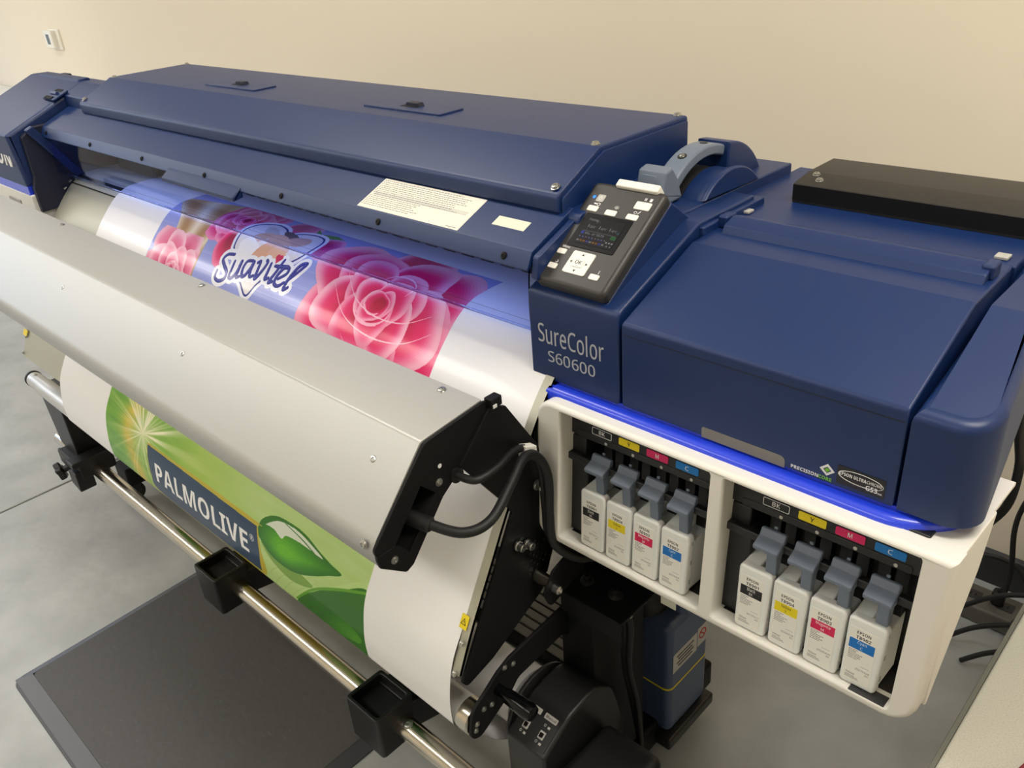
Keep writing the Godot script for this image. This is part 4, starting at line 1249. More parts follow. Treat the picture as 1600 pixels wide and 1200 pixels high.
func build_stand(pr: Node3D) -> void:
	# black steel stand below the ink bay
	part(pr, "main_beam", rbox(2.35, 0.20, 0.22, 0.01), M.black_metal, at(-0.86, 0.80, -0.22))
	var pl := part(pr, "mount_plate", rbox(0.17, 0.006, 0.12, 0.002), M.black_metal, at(0.115, 0.61, -0.02))
	part(pl, "flange", rbox(0.13, 0.04, 0.005, 0.001), M.black_metal, at(0.02, -0.02, 0.058))
	for q in [[0.091, -0.008], [0.151, -0.011]]:
		part(pl, "washer", lathe_geo([[0.0, 0.0], [0.013, 0.0], [0.013, 0.002], [0.0, 0.002]], 18).mesh(), M.bolt_steel, at(q[0] - 0.115, 0.003, q[1] + 0.02))
		part(pl, "bolt", lathe_geo([[0.0, 0.0], [0.007, 0.0], [0.007, 0.009], [0.005, 0.011], [0.003, 0.011], [0.003, 0.006], [0.0, 0.006]], 14).mesh(), M.black_metal, at(q[0] - 0.115, 0.005, q[1] + 0.02))
	part(pr, "mount_wall", rbox(0.17, 0.12, 0.006, 0.002), M.black_metal, at(0.115, 0.67, -0.075))
	var leg := part(pr, "stand_leg", solid(zy([[0.02, 0.60], [-0.13, 0.60], [-0.13, 0.10, 0.01], [0.03, 0.10, 0.01]]), 0.075, 0.004, [], 2, true), M.black_metal, at(0.125, 0, 0, FACE_X), "black steel stand leg")
	var inv := leg.transform.affine_inverse()
	for q in [[0.30, -0.03], [0.235, -0.02], [0.30, 0.0]]:
		screw(leg, Vector3(0.125, q[0], q[1]), Vector3(1, 0, 0), 0.007, 0.008)
	part(pr, "foot_rail", rbox(0.09, 0.07, 0.72, 0.008), M.black_metal, at(0.09, 0.105, -0.02))
	for q in [[0.09, 0.28], [0.09, -0.33], [-1.79, 0.12], [-1.80, -0.33]]:
		var w := part(pr, "caster", lathe_geo([[0.0, -0.012], [0.03, -0.012], [0.034, -0.008], [0.034, 0.008], [0.03, 0.012], [0.0, 0.012]], 22).mesh(), M.rubber, Transform3D(Basis(Vector3(0, 1, 0), Vector3(1, 0, 0), Vector3(0, 0, -1)), Vector3(q[0], 0.034, q[1])))
		part(w, "fork", rbox(0.05, 0.035, 0.036, 0.006), M.black_plastic, Transform3D(Basis(Vector3(0, 1, 0), Vector3(1, 0, 0), Vector3(0, 0, -1)), Vector3(0.022, 0, 0)))
	part(pr, "foot_rail", rbox(0.09, 0.07, 0.54, 0.008), M.black_metal, at(-1.80, 0.105, -0.13))
	part(pr, "stand_leg", rbox(0.06, 0.58, 0.12, 0.006), M.black_metal, at(-1.83, 0.42, -0.1))
	# ribbed rear paper guide low between the legs
	for k in 7:
		part(pr, "guide_slat", rbox(1.86, 0.006, 0.020, 0.002), M.slat_grey, at(-0.94, 0.155 - 0.003 * k, -0.165 - 0.0285 * k, Basis(Vector3(1, 0, 0), 0.1)))
	part(pr, "guide_tray", rbox(1.86, 0.01, 0.22, 0.002), M.black_metal, at(-0.94, 0.128, -0.25, Basis(Vector3(1, 0, 0), 0.1)))

# ------------------------------------------------------------------ things round the printer
func build_dryer() -> void:
	var d := thing("drying_heater", "long silver drying heater cover mounted in front of the printer", "heater")
	var X := FACE_X
	var x1 := 0.040
	# folded silver sheet, open at the back
	var sk := zy([[0.150, 1.036], [0.268, 1.0245, 0.010], [0.375, 0.905, 0.034], [0.366, 0.868, 0.012], [0.335, 0.842], [0.333, 0.846], [0.362, 0.87, 0.012], [0.370, 0.904, 0.032], [0.266, 1.0205, 0.008], [0.150, 1.032]], 7)
	var sh := part(d, "cover", solid(sk, 2.0, 0.0008), M.silver_paint, at(x1 - 0.001, 0, 0, X), "silver speckled sheet metal cover")
	var inv := sh.transform.affine_inverse()
	var nt := Vector3(0, 0.995, 0.1)
	var nf := Vector3(0, 0.672, 0.74)
	for k in 3:
		screw(sh, Vector3(-0.03 - 0.72 * k, 1.0345, 0.164), nt, 0.006, 0.0035)
		screw(sh, Vector3(-0.03 - 0.56 * k, 0.985, 0.300), nf, 0.006, 0.0035)
	screw(sh, Vector3(0.02, 0.905, 0.3735), Vector3(0, 0.3, 0.95), 0.006, 0.0035)
	part(d, "reflector", solid(zy([[0.155, 1.02], [0.26, 1.008], [0.35, 0.905], [0.325, 0.855], [0.318, 0.858], [0.338, 0.905], [0.255, 0.998], [0.155, 1.008]]), 1.98, 0.0), M.black_metal, at(x1 - 0.006, 0, 0, X))
	# black end plate with a pocket, upper and lower halves joined round it
	var lo := zy([[0.372, 0.885, 0.012], [0.369, 0.872], [0.328, 0.838, 0.006], [0.314, 0.844, 0.006], [0.246, 0.922], [0.256, 0.935], [0.318, 0.868], [0.340, 0.893], [0.372, 0.893]], 3)
	var up := zy([[0.151, 1.034], [0.266, 1.023, 0.02], [0.375, 0.905, 0.01], [0.372, 0.893], [0.340, 0.893], [0.282, 0.962], [0.256, 0.935], [0.246, 0.922], [0.205, 0.951], [0.127, 1.016], [0.135, 1.03]], 3)
	var cap := part(d, "end_plate", solid(up, 0.005, 0.001), M.black_metal, at(x1 + 0.005, 0, 0, X), "black end plate with a cable pocket")
	part(d, "end_plate_foot", solid(lo, 0.005, 0.001), M.black_metal, at(x1 + 0.005, 0, 0, X))
	part(cap, "pocket", solid(zy([[0.25, 0.93], [0.284, 0.97], [0.346, 0.895], [0.318, 0.86]]), 0.004), M.black_hole, cap.transform.affine_inverse() * at(x1 - 0.055, 0, 0, X))
	for w in [[[0.256, 0.935], [0.282, 0.962]], [[0.282, 0.962], [0.340, 0.893]], [[0.340, 0.893], [0.318, 0.868]], [[0.318, 0.868], [0.256, 0.935]]]:
		part(cap, "pocket_wall", solid(zy([w[0], w[1], [w[1][0] * 0.985 + 0.0045, w[1][1] * 0.999 + 0.0008], [w[0][0] * 0.985 + 0.0045, w[0][1] * 0.999 + 0.0008]]), 0.06), M.black_plastic, cap.transform.affine_inverse() * at(x1 + 0.004, 0, 0, X))
	for q in [[0.950, 0.250], [0.872, 0.345]]:
		screw(cap, Vector3(x1 + 0.005, q[0], q[1]), Vector3(1, 0, 0), 0.005, 0.003)
	part(cap, "corner_lug", rbox(0.016, 0.016, 0.022, 0.002), M.black_metal, cap.transform.affine_inverse() * at(x1 + 0.008, 1.03, 0.135))
	part(cap, "lug_hole", rbox(0.002, 0.006, 0.008, 0.001), M.print_white, cap.transform.affine_inverse() * at(x1 + 0.0165, 1.026, 0.14))
	fit(cap, "drilled_hole", lathe_geo([[0.0, 0.0], [0.0035, 0.0], [0.0035, 0.0005], [0.0, 0.0005]], 12).mesh(), M.print_white, Transform3D(toward(Vector3(1, 0, 0)), Vector3(x1 + 0.005, 0.975, 0.245)))
	part(cap, "slot", rbox(0.001, 0.004, 0.085, 0.0004), M.black_hole, cap.transform.affine_inverse() * at(x1 + 0.0055, 0.975, 0.172, Basis(Vector3(1, 0, 0), 0.95)))
	part(cap, "grommet", lathe_geo([[0.006, 0.0], [0.012, 0.0], [0.012, 0.005], [0.006, 0.005]], 16).mesh(), M.rubber, cap.transform.affine_inverse() * Transform3D(toward(Vector3(1, 0, 0)), Vector3(x1 + 0.004, 0.945, 0.218)))
	# bracket that carries it
	var br := part(d, "bracket", solid(zy([[0.142, 1.026], [0.112, 1.011, 0.004], [0.049, 0.910, 0.01], [0.043, 0.873], [0.045, 0.735, 0.01], [0.02, 0.71], [0.06, 0.62, 0.02], [0.19, 0.56], [0.252, 0.545, 0.01], [0.262, 0.56, 0.006], [0.118, 0.818], [0.137, 0.852], [0.212, 0.958]], 4), 0.005, 0.001), M.black_metal, at(x1 + 0.0095, 0, 0, X), "black steel side bracket")
	var ib := br.transform.affine_inverse()
	for q in [[0.842, 0.062], [0.752, 0.115], [0.742, 0.094]]:
		part(br, "cap_bolt", lathe_geo([[0.0, 0.0], [0.009, 0.0], [0.009, 0.003], [0.007, 0.004], [0.007, 0.013], [0.006, 0.014], [0.004, 0.014], [0.0035, 0.008], [0.0, 0.008]], 16).mesh(), M.bolt_steel, ib * Transform3D(toward(Vector3(1, 0, 0)), Vector3(x1 + 0.012, q[0], q[1])))
	var g := Geo.new()
	for i in 8:
		for j in 7:
			if (i + j) % 2 == 0:
				g.add(lathe_geo([[0.0, 0.0], [0.0026, 0.0], [0.0022, 0.0006], [0.0, 0.0006]], 6), Transform3D(toward(Vector3(1, 0, 0)), Vector3(x1 + 0.012, 0.675 + 0.0085 * i, 0.05 + 0.007 * j + 0.003 * i * 0.2)))
	var vent := part(br, "vent_holes", g.mesh(), M.black_hole, ib)
	vent.set_meta("kind", "stuff")
	part(br, "spacer", rod(Vector3(x1 + 0.012, 0.662, 0.075), Vector3(x1 + 0.045, 0.662, 0.075), 0.012, 18), M.steel, ib)
	part(br, "pivot_lug", solid(zy([[0.10, 0.655, 0.01], [0.075, 0.690, 0.012], [-0.01, 0.715], [-0.05, 0.70], [0.0, 0.645], [0.085, 0.618, 0.012]]), 0.004, 0.001), M.black_metal, ib * at(x1 + 0.049, 0, 0, X))
	part(br, "cap_bolt", lathe_geo([[0.0, 0.0], [0.008, 0.0], [0.008, 0.012], [0.005, 0.014], [0.0, 0.010]], 16).mesh(), M.bolt_steel, ib * Transform3D(toward(Vector3(1, 0, 0)), Vector3(x1 + 0.049, 0.655, 0.075)))
	# far support, hidden by the cover
	part(d, "bracket", solid(zy([[0.127, 1.016], [0.043, 0.873], [0.045, 0.735], [0.118, 0.8], [0.137, 0.852], [0.205, 0.951]]), 0.005), M.black_metal, at(-1.92, 0, 0, X))
	# white cable clip on the bracket
	var clip := part(d, "cable_clip", solid(zy([[0.080, 0.935], [0.104, 0.945], [0.106, 0.925], [0.098, 0.923], [0.096, 0.936], [0.088, 0.932], [0.086, 0.912], [0.079, 0.914]]), 0.014, 0.001), M.key_white, at(x1 + 0.036, 0, 0, X), "white plastic cable clip")
	clip.name = "cable_clip"
	# the two leads
	var k1 := part(self, "heater_lead", cable([Vector3(x1 + 0.004, 0.945, 0.218), Vector3(x1 + 0.035, 0.943, 0.208), Vector3(x1 + 0.04, 0.945, 0.17), Vector3(x1 + 0.030, 0.945, 0.125), Vector3(x1 + 0.026, 0.932, 0.093), Vector3(x1 + 0.028, 0.89, 0.068), Vector3(x1 + 0.024, 0.80, 0.058), Vector3(x1 + 0.026, 0.745, 0.055), Vector3(x1 + 0.05, 0.705, 0.03), Vector3(x1 + 0.07, 0.69, -0.02)], 0.0062), M.rubber)
	tag(k1, "thin black lead leaving the grommet of the heater end plate", "cable")
	var k2 := part(self, "heater_lead", cable([Vector3(x1 - 0.03, 0.908, 0.298), Vector3(x1 + 0.015, 0.903, 0.286), Vector3(x1 + 0.06, 0.895, 0.262), Vector3(x1 + 0.075, 0.90, 0.222), Vector3(x1 + 0.06, 0.92, 0.165), Vector3(x1 + 0.042, 0.934, 0.115), Vector3(x1 + 0.040, 0.918, 0.084), Vector3(x1 + 0.042, 0.87, 0.066), Vector3(x1 + 0.038, 0.79, 0.064), Vector3(x1 + 0.042, 0.735, 0.060), Vector3(x1 + 0.065, 0.698, 0.03), Vector3(x1 + 0.08, 0.68, -0.02)], 0.0078), M.rubber)
	tag(k2, "thick black lead plugged into the pocket of the heater end plate", "cable")
	part(k2, "plug", rod(Vector3(x1 - 0.034, 0.909, 0.300), Vector3(x1 + 0.02, 0.902, 0.285), 0.012, 14, 0.003), M.rubber)

func build_media() -> void:
	var path := shifted(plate_path(), 0.0025)
	path = path.filter(func(p): return p.y > 0.66 or p.x < 0.0)
	var c := Vector2(0.098, 0.368)
	var tail := [Vector2(0.1705, 0.7515), Vector2(0.2265, 0.655), Vector2(0.262, 0.592), Vector2(0.2768, 0.528), Vector2(0.2790, 0.482), Vector2(0.2720, 0.452), Vector2(0.228, 0.391), Vector2(0.180, 0.330), Vector2(0.132, 0.302), Vector2(0.080, 0.308), Vector2(0.044, 0.342)]
	var bend := spline(tail, 8)
	path.append_array(bend.slice(9))
	for k in range(1, 24):
		var a := deg_to_rad(206.0 - 15.0 * k)
		path.append(c + Vector2(cos(a), sin(a)) * (0.0592 - 0.00006 * k))
	var m := mat("vinyl_print", Color.WHITE, 0.5, 0.0, 0.3)
	m.albedo_texture = media_image()
	m.texture_repeat = false
	m.clearcoat_enabled = true
	m.clearcoat = 0.45
	m.clearcoat_roughness = 0.12
	var o := thing("printed_vinyl", "glossy white vinyl web printed with a rose advert and a green soap advert", "vinyl")
	part(o, "web", sheet(path, SX0, SX1, 0.0004, SV0, SV1, 4), m)
	var roll := part(o, "take_up_roll", rod(Vector3(SX0, c.y, c.x), Vector3(SX1, c.y, c.x), 0.0572, 40), M.vinyl_back, Transform3D(), "rolled up vinyl on the take-up core")
	part(roll, "core", rod(Vector3(SX0 - 0.03, c.y, c.x), Vector3(SX1 + 0.02, c.y, c.x), 0.035, 24), M.grey_panel)

func build_tension_bar() -> void:
	var o := thing("tension_bar", "silver tension tube under the vinyl on swinging black arms", "tension bar")
	part(o, "tube", rod(Vector3(-1.86, TUBE_Y, TUBE_Z), Vector3(0.034, TUBE_Y, TUBE_Z), 0.028, 32), M.tube_metal, Transform3D(), "silver metal tube")
	part(o, "end_sleeve", rod(Vector3(-1.95, TUBE_Y, TUBE_Z), Vector3(-1.80, TUBE_Y, TUBE_Z), 0.0245, 28, 0.004), M.tube_metal)
	part(o, "end_cap", rod(Vector3(-1.962, TUBE_Y, TUBE_Z), Vector3(-1.95, TUBE_Y, TUBE_Z), 0.026, 24, 0.003), M.black_plastic)
	screw(o, Vector3(-1.92, TUBE_Y + 0.024, TUBE_Z), Vector3(0, 1, 0), 0.005, 0.003)
	var ring := part(o, "end_ring", lathe_geo([[0.0, 0.0], [0.030, 0.0], [0.030, 0.024], [0.026, 0.026], [0.0, 0.026]], 28).mesh(), M.steel, Transform3D(toward(Vector3(1, 0, 0)), Vector3(0.034, TUBE_Y, TUBE_Z)), "steel end ring")
	ring.name = "end_ring"
	var arm := part(o, "arm", solid(zy([[0.275, 0.452, 0.02], [0.255, 0.437, 0.02], [0.175, 0.478], [0.155, 0.497, 0.02], [0.04, 0.506], [0.012, 0.486, 0.03], [0.005, 0.405, 0.012], [-0.03, 0.40, 0.012], [-0.05, 0.48], [-0.075, 0.57, 0.02], [-0.02, 0.572], [0.17, 0.556, 0.02], [0.20, 0.545, 0.01], [0.265, 0.505, 0.03]], 5), 0.006, 0.0015), M.black_metal, at(0.068, 0, 0, FACE_X), "black steel swing arm")
	var inv := arm.transform.affine_inverse()
	for q in [[0.495, 0.240], [0.490, 0.222], [0.475, 0.258], [0.463, 0.262], [0.545, 0.185], [0.538, 0.165]]:
		screw(arm, Vector3(0.068, q[0], q[1]), Vector3(1, 0, 0), 0.0042, 0.003)
	part(arm, "handle", lathe_geo([[0.0, 0.0], [0.010, 0.0], [0.010, 0.012], [0.0125, 0.025], [0.015, 0.055], [0.0155, 0.074], [0.013, 0.082], [0.0, 0.084]], 22).mesh(), M.black_gloss, inv * Transform3D(toward(Vector3(1, 0, 0)), Vector3(0.066, 0.512, 0.205)), "glossy black handle")
	part(arm, "pivot_bolt", lathe_geo([[0.0, 0.0], [0.016, 0.0], [0.016, 0.004], [0.010, 0.006], [0.010, 0.02], [0.006, 0.022], [0.0, 0.018]], 18).mesh(), M.bolt_steel, inv * Transform3D(toward(Vector3(1, 0, 0)), Vector3(0.068, 0.415, -0.012)))

func build_rail() -> void:
	var o := thing("roller_rail", "polished steel rail low along the front of the printer on black sockets", "rail")
	var y := 0.228
	var z := 0.228
	part(o, "rail", rod(Vector3(-1.99, y, z), Vector3(0.32, y, z), 0.0225, 32, 0.003), M.steel)
	screw(o, Vector3(-1.93, y + 0.022, z), Vector3(0, 1, 0), 0.007, 0.004)
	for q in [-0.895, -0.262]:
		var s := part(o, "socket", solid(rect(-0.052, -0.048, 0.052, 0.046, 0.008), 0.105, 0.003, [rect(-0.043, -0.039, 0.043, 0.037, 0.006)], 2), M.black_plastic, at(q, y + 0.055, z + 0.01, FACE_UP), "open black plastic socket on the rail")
		part(s, "shade_fill", solid(rect(-0.046, -0.043, 0.046, 0.037), 0.004), M.black_hole, at(0, 0, -0.028))  # black sheet painted in for the shade inside the socket, covers the rail
		part(s, "tail", solid(rounded([[-0.055, 0.03], [0.05, 0.03], [0.075, 0.13, 0.01], [-0.02, 0.13, 0.01]]), 0.07, 0.004), M.black_plastic, at(0, 0, -0.02))
	screw(o, Vector3(-0.185, y + 0.022, z + 0.004), Vector3(0, 1, 0.2), 0.008, 0.004)
	# clamp on a hanging post at the far end
	var post := part(o, "post", solid(PackedVector2Array([Vector2(-1.87, 0.27), Vector2(-1.74, 0.255), Vector2(-1.74, 0.47), Vector2(-1.90, 0.47)]), 0.13, 0.004), M.black_plastic, at(0, 0, z + 0.03), "black hanging post")
	part(post, "post_side", rbox(0.03, 0.2, 0.10, 0.004), M.baseboard, at(-1.895, 0.36, -0.06))
	var cl := part(o, "clamp", rbox(0.17, 0.05, 0.11, 0.006), M.black_plastic, at(-1.765, y + 0.012, z), "black clamp block")
	part(cl, "clamp_arm", rbox(0.05, 0.02, 0.16, 0.004), M.black_plastic, at(0.06, 0.03, -0.01))
	part(cl, "clamp_jaw", solid(rounded([[-0.03, -0.035, 0.004], [0.03, -0.05, 0.006], [0.034, 0.02, 0.004], [0.0, 0.024], [-0.03, 0.01, 0.004]]), 0.05, 0.003, [], 2, true), M.black_plastic, at(0.05, -0.015, 0.07))
	part(cl, "clamp_rib", rbox(0.15, 0.008, 0.008, 0.002), M.black_plastic, at(0.0, 0.027, 0.05))
	part(cl, "knob", knob_mesh(), M.black_plastic, Transform3D(toward(Vector3(-0.3, -0.3, 1)), Vector3(-0.055, -0.035, 0.05)))
	screw(cl, Vector3(-1.765, y + 0.037, z - 0.02), Vector3(0, 1, 0), 0.006, 0.003)

func knob_mesh() -> ArrayMesh:
	# five-lobed hand knob on a short neck, turned about y
	var p := PackedVector2Array()
	for i in 40:
		var a := TAU * i / 40
		p.append(Vector2(cos(a), sin(a)) * (0.026 + 0.005 * cos(5 * a)))
	var g := solid_geo(p, 0.02, 0.004, [], 3, true)
	var out := Geo.new()
	out.add(g, Transform3D(FACE_UP, Vector3(0, 0.034, 0)))
	out.add(lathe_geo([[0.0, -0.01], [0.012, -0.01], [0.011, 0.016], [0.0, 0.016]], 14), Transform3D())
	return out.mesh()

func build_take_up() -> void:
	var o := thing("take_up_unit", "black take-up motor unit with Auto and Manual switches", "motor unit")
	# rounded housing drawn from the side
	var side := zy([[0.192, 0.10], [0.190, 0.384, 0.006], [0.118, 0.428, 0.05], [0.05, 0.438, 0.05], [0.0, 0.40, 0.04], [-0.03, 0.30], [-0.03, 0.10]], 8)
	var body := part(o, "housing", solid(side, 0.092, 0.007, [], 3, true), M.black_plastic, at(0.150, 0, 0, FACE_X), "black rounded motor housing")
	var inv := body.transform.affine_inverse()
	part(o, "flange", rod(Vector3(0.050, 0.368, 0.098), Vector3(0.0575, 0.368, 0.098), 0.084, 36, 0.002), M.black_plastic)
	part(o, "side_box", rbox(0.13, 0.20, 0.16, 0.02, 3), M.black_plastic, at(0.215, 0.235, 0.10))
	part(o, "base", rbox(0.2, 0.14, 0.18, 0.01), M.black_plastic, at(0.16, 0.09, 0.09))
	# switch plate on the sloping face
	var up := Vector3(0, 0.044, -0.072).normalized()
	var b := Basis(Vector3(1, 0, 0), up, Vector3(1, 0, 0).cross(up))
	var sp := part(o, "switch_plate", solid(rect(-0.038, -0.033, 0.038, 0.033, 0.002), 0.001), M.black_plastic, Transform3D(b, Vector3(0.104, 0.4045, 0.1565) + b.z * 0.001), "switch plate")
	for k in 2:
		var x: float = [-0.018, 0.018][k]
		part(sp, "switch_caption", solid(rect(-0.014, -0.005, 0.014, 0.005, 0.001), 0.0006), M.key_grey, at(x, 0.023, 0.0005))
		lettering(sp, ["Auto", "Manual"][k], at(x - [0.007, 0.011][k], 0.0205, 0.0004), [0.014, 0.022][k], 0.0055, M.print_black)
		var sw := part(sp, "switch", solid(rect(-0.006, -0.007, 0.006, 0.007, 0.001), 0.0008), M.key_grey, at(x, -0.008, 0.0008))
		part(sw, "rocker", rbox(0.007, 0.008, 0.005, 0.001), M.black_gloss, at(0, 0, 0.001))
		for j in 2:
			part(sp, "mark", solid(rect(-0.0025, -0.002, 0.0025, 0.002), 0.0005), M.key_grey, at(x + 0.005, 0.008 - 0.03 * j, 0.0004))
			part(sp, "mark", solid(oval(0, 0, 0.0022, 0.0026, 10), 0.0005, 0.0, [oval(0, 0, 0.0015, 0.0019, 10)]), M.key_grey, at(x - 0.004, 0.009 - 0.03 * j, 0.0004))

func build_tank() -> void:
	var o := thing("waste_ink_bottle", "dark blue waste ink bottle with a yellow line below the ink bay", "bottle", Vector3(0.10, 0.10, -0.24))
	var b := part(o, "bottle", rbox(0.12, 0.30, 0.145, 0.016, 3), M.tank_blue, at(0, 0.165, 0))
	part(b, "level_line", solid(rect(-0.0605, -0.073, 0.0605, 0.073, 0.016), 0.004, 0.0, [rect(-0.059, -0.0715, 0.059, 0.0715, 0.015)]), M.yellow, at(0, -0.02, 0, FACE_UP), "yellow level line")
	part(b, "shoulder", rbox(0.105, 0.14, 0.09, 0.02, 3), M.tank_blue, at(0.006, 0.17, -0.02))
	part(b, "filler_neck", lathe_geo([[0.0, 0.0], [0.042, 0.0], [0.042, 0.02], [0.034, 0.03], [0.034, 0.07], [0.0, 0.07]], 22).mesh(), M.rubber, at(-0.02, 0.145, 0.035))
	part(b, "ink_pipe", rbox(0.07, 0.12, 0.06, 0.015), M.black_plastic, at(-0.02, 0.25, 0.02))
	part(b, "side_label", plate_uv(0.085, 0.05, 0.0005), M.tank_label, Transform3D(Basis(Vector3(0, 0, -1), Vector3(0, 1, 0), Vector3(1, 0, 0)), Vector3(0.0602, 0.045, 0.018)), "pale printed label")
	part(b, "side_label", plate_uv(0.035, 0.05, 0.0005), M.tank_label, Transform3D(Basis(Vector3(0, 0, -1), Vector3(0, 1, 0), Vector3(1, 0, 0)), Vector3(0.0602, 0.05, -0.045)), "pale warning label")
	part(b, "ban_sign", solid(oval(0, 0, 0.013, 0.013, 20), 0.0006, 0.0, [oval(0, 0, 0.010, 0.010, 20)]), M.red, Transform3D(Basis(Vector3(0, 0, -1), Vector3(0, 1, 0), Vector3(1, 0, 0)), Vector3(0.0614, 0.053, -0.045)), "red prohibition ring")
	part(b, "ban_bar", rbox(0.0008, 0.022, 0.003, 0.0003), M.red, at(0.0614, 0.053, -0.045, Basis(Vector3(1, 0, 0), 0.8)))
	for k in 4:
		part(b, "label_line", rbox(0.0006, 0.003, 0.06 - 0.01 * (k % 2), 0.0002), M.print_black, at(0.061, 0.058 - 0.009 * k, 0.018))
	part(o, "holder", rbox(0.145, 0.03, 0.17, 0.006), M.black_plastic, at(0, 0.0, 0))
	for k in 2:
		var c := part(self, "stand_cable", cable([Vector3(0.14 + 0.012 * k, 0.60, -0.02), Vector3(0.155 + 0.012 * k, 0.54, -0.03), Vector3(0.146 + 0.01 * k, 0.42, -0.04), Vector3(0.15 + 0.01 * k, 0.30, -0.06), Vector3(0.175 + 0.015 * k, 0.18, -0.05 + 0.02 * k), Vector3(0.17 + 0.02 * k, 0.10, -0.02 + 0.03 * k), Vector3(0.14 + 0.01 * k, 0.06, 0.0)], 0.006), M.rubber)
		tag(c, ["grey black cable hanging down close to the stand leg", "grey black cable hanging beside the neck of the waste bottle"][k], "cable")
	var tie := thing("cable_tie", "white cable tie under the ink bay", "cable tie", Vector3(0.178, 0.60, 0.0))
	part(tie, "strap", rbox(0.03, 0.012, 0.008, 0.002), M.key_white)
	part(tie, "catch", rbox(0.010, 0.014, 0.012, 0.002), M.key_white, at(-0.012, 0, 0.002))
	var card := thing("paper_tag", "small pale tag hanging under the ink bay", "tag", Vector3(0.225, 0.615, -0.06))
	part(card, "card", rbox(0.03, 0.04, 0.002, 0.0008), M.tape)
	part(card, "string", rod(Vector3(0, 0.02, 0), Vector3(0, 0.09, 0), 0.001, 6), M.key_white)

func cartridge_label(k: int, digits: String) -> StandardMaterial3D:
	var im := Image.create(256, 608, false, Image.FORMAT_RGB8)
	im.fill(c8(238, 236, 228))
	var dark := c8(34, 34, 36)
	draw_text(im, "EPSON", Rect2(66, 26, 128, 34), dark, true)
	draw_text(im, ["T8901", "T8904", "T8903", "T8902"][k], Rect2(64, 78, 140, 36), dark, true)
	im.fill_rect(Rect2i(10, 126, 236, 110), [c8(22, 22, 22), c8(232, 212, 10), c8(214, 22, 84), c8(0, 112, 196)][k])
	var tint := dark if k == 1 else c8(244, 244, 240)
	draw_text(im, ["Black", "Yellow", "Magenta", "Cyan"][k], Rect2([84, 74, 56, 86][k], 136, [88, 108, 144, 84][k], 40), tint)
	draw_text(im, ["BK", "Y", "M", "C"][k], Rect2([108, 118, 114, 118][k], 192, [40, 20, 28, 22][k], 30), tint)
	rng.seed = 31 + k
	for j in 6:
		var x := 20
		while x < [100, 80, 150, 120, 140, 110][j]:
			var w := rng.randi_range(6, 16)
			im.fill_rect(Rect2i(x, 250 + j * 19, w, 8), c8(96, 96, 96))
			x += w + 4
	im.fill_rect(Rect2i(150, 404, 80, 4), c8(150, 150, 148))
	draw_text(im, digits, Rect2(108, 440, 132, 22), c8(84, 84, 84))
	draw_text(im, "MO", Rect2(204, 474, 34, 18), c8(84, 84, 84))
	draw_text(im, "700ml", Rect2(24, 512, 84, 24), dark)
	for j in 3:
		im.fill_rect(Rect2i(24, 548 + j * 13, [92, 120, 130][j], 5), c8(110, 110, 110))
	var m := M.print_white.duplicate() as StandardMaterial3D
	m.albedo_color = Color.WHITE
	m.albedo_texture = ImageTexture.create_from_image(im)
	return m

func build_cartridges() -> void:
	var names := ["black", "yellow", "magenta", "cyan"]
	var mats := [cartridge_label(0, "20170515"), cartridge_label(1, "20200628"), cartridge_label(2, "20200420"), cartridge_label(3, "20270428")]
	var first: Node3D
	for bay in 2:
		for k in 4:
			var cx: float = [0.1500, 0.4272][bay] + [0.05, 0.0508][bay] * k
			var where := bay_frame * Vector3(cx, 0.0366, 0.001)
			var label := "white ink cartridge with a %s band in the bay %s" % [names[k], ["beside the heater bracket", "next to the rounded end cover"][bay]]
			var o: Node3D
			if first == null:
				o = thing("ink_cartridge", label, "ink cartridge", where, "ink cartridges")
				o.basis = bay_frame.basis
				# tray-like front with rounded corners, body behind it with a step for the lever
				part(o, "front_shell", solid(rounded([[-0.0228, 0.0, 0.006], [0.0228, 0.0, 0.006], [0.0242, 0.104, 0.007], [-0.0242, 0.104, 0.007]]), 0.016, 0.004, [], 3, true), M.ink_pack)
				part(o, "body", solid(zy([[-0.012, 0.003], [-0.012, 0.101, 0.003], [-0.022, 0.088, 0.006], [-0.068, 0.092], [-0.068, 0.003]], 3), 0.043, 0.003, [], 2, true), M.ink_pack, at(0.0215, 0, 0.0, FACE_X))
				part(o, "scoop", solid(zy([[-0.008, 0.090], [-0.010, 0.1035, 0.003], [-0.066, 0.112], [-0.066, 0.09]], 3), 0.024, 0.003, [], 2, true), M.ink_pack, at(0.0015, 0, 0, FACE_X))
				for j in 3:
					part(o, "edge_notch", rbox(0.0012, 0.007, 0.004, 0.0005), M.key_grey, at(0.0236, 0.022 + 0.034 * j, -0.010))
				part(o, "label_sheet", plate_uv(0.0345, 0.083, 0.0003), mats[k], at(-0.0022, 0.0485, 0.0))
				first = o
			else:
				o = first.duplicate()
				o.name = numbered("ink_cartridge")
				add_child(o)
				o.position = where
				o.set_meta("label", label)
				(o.get_node("label_sheet") as MeshInstance3D).material_override = mats[k]

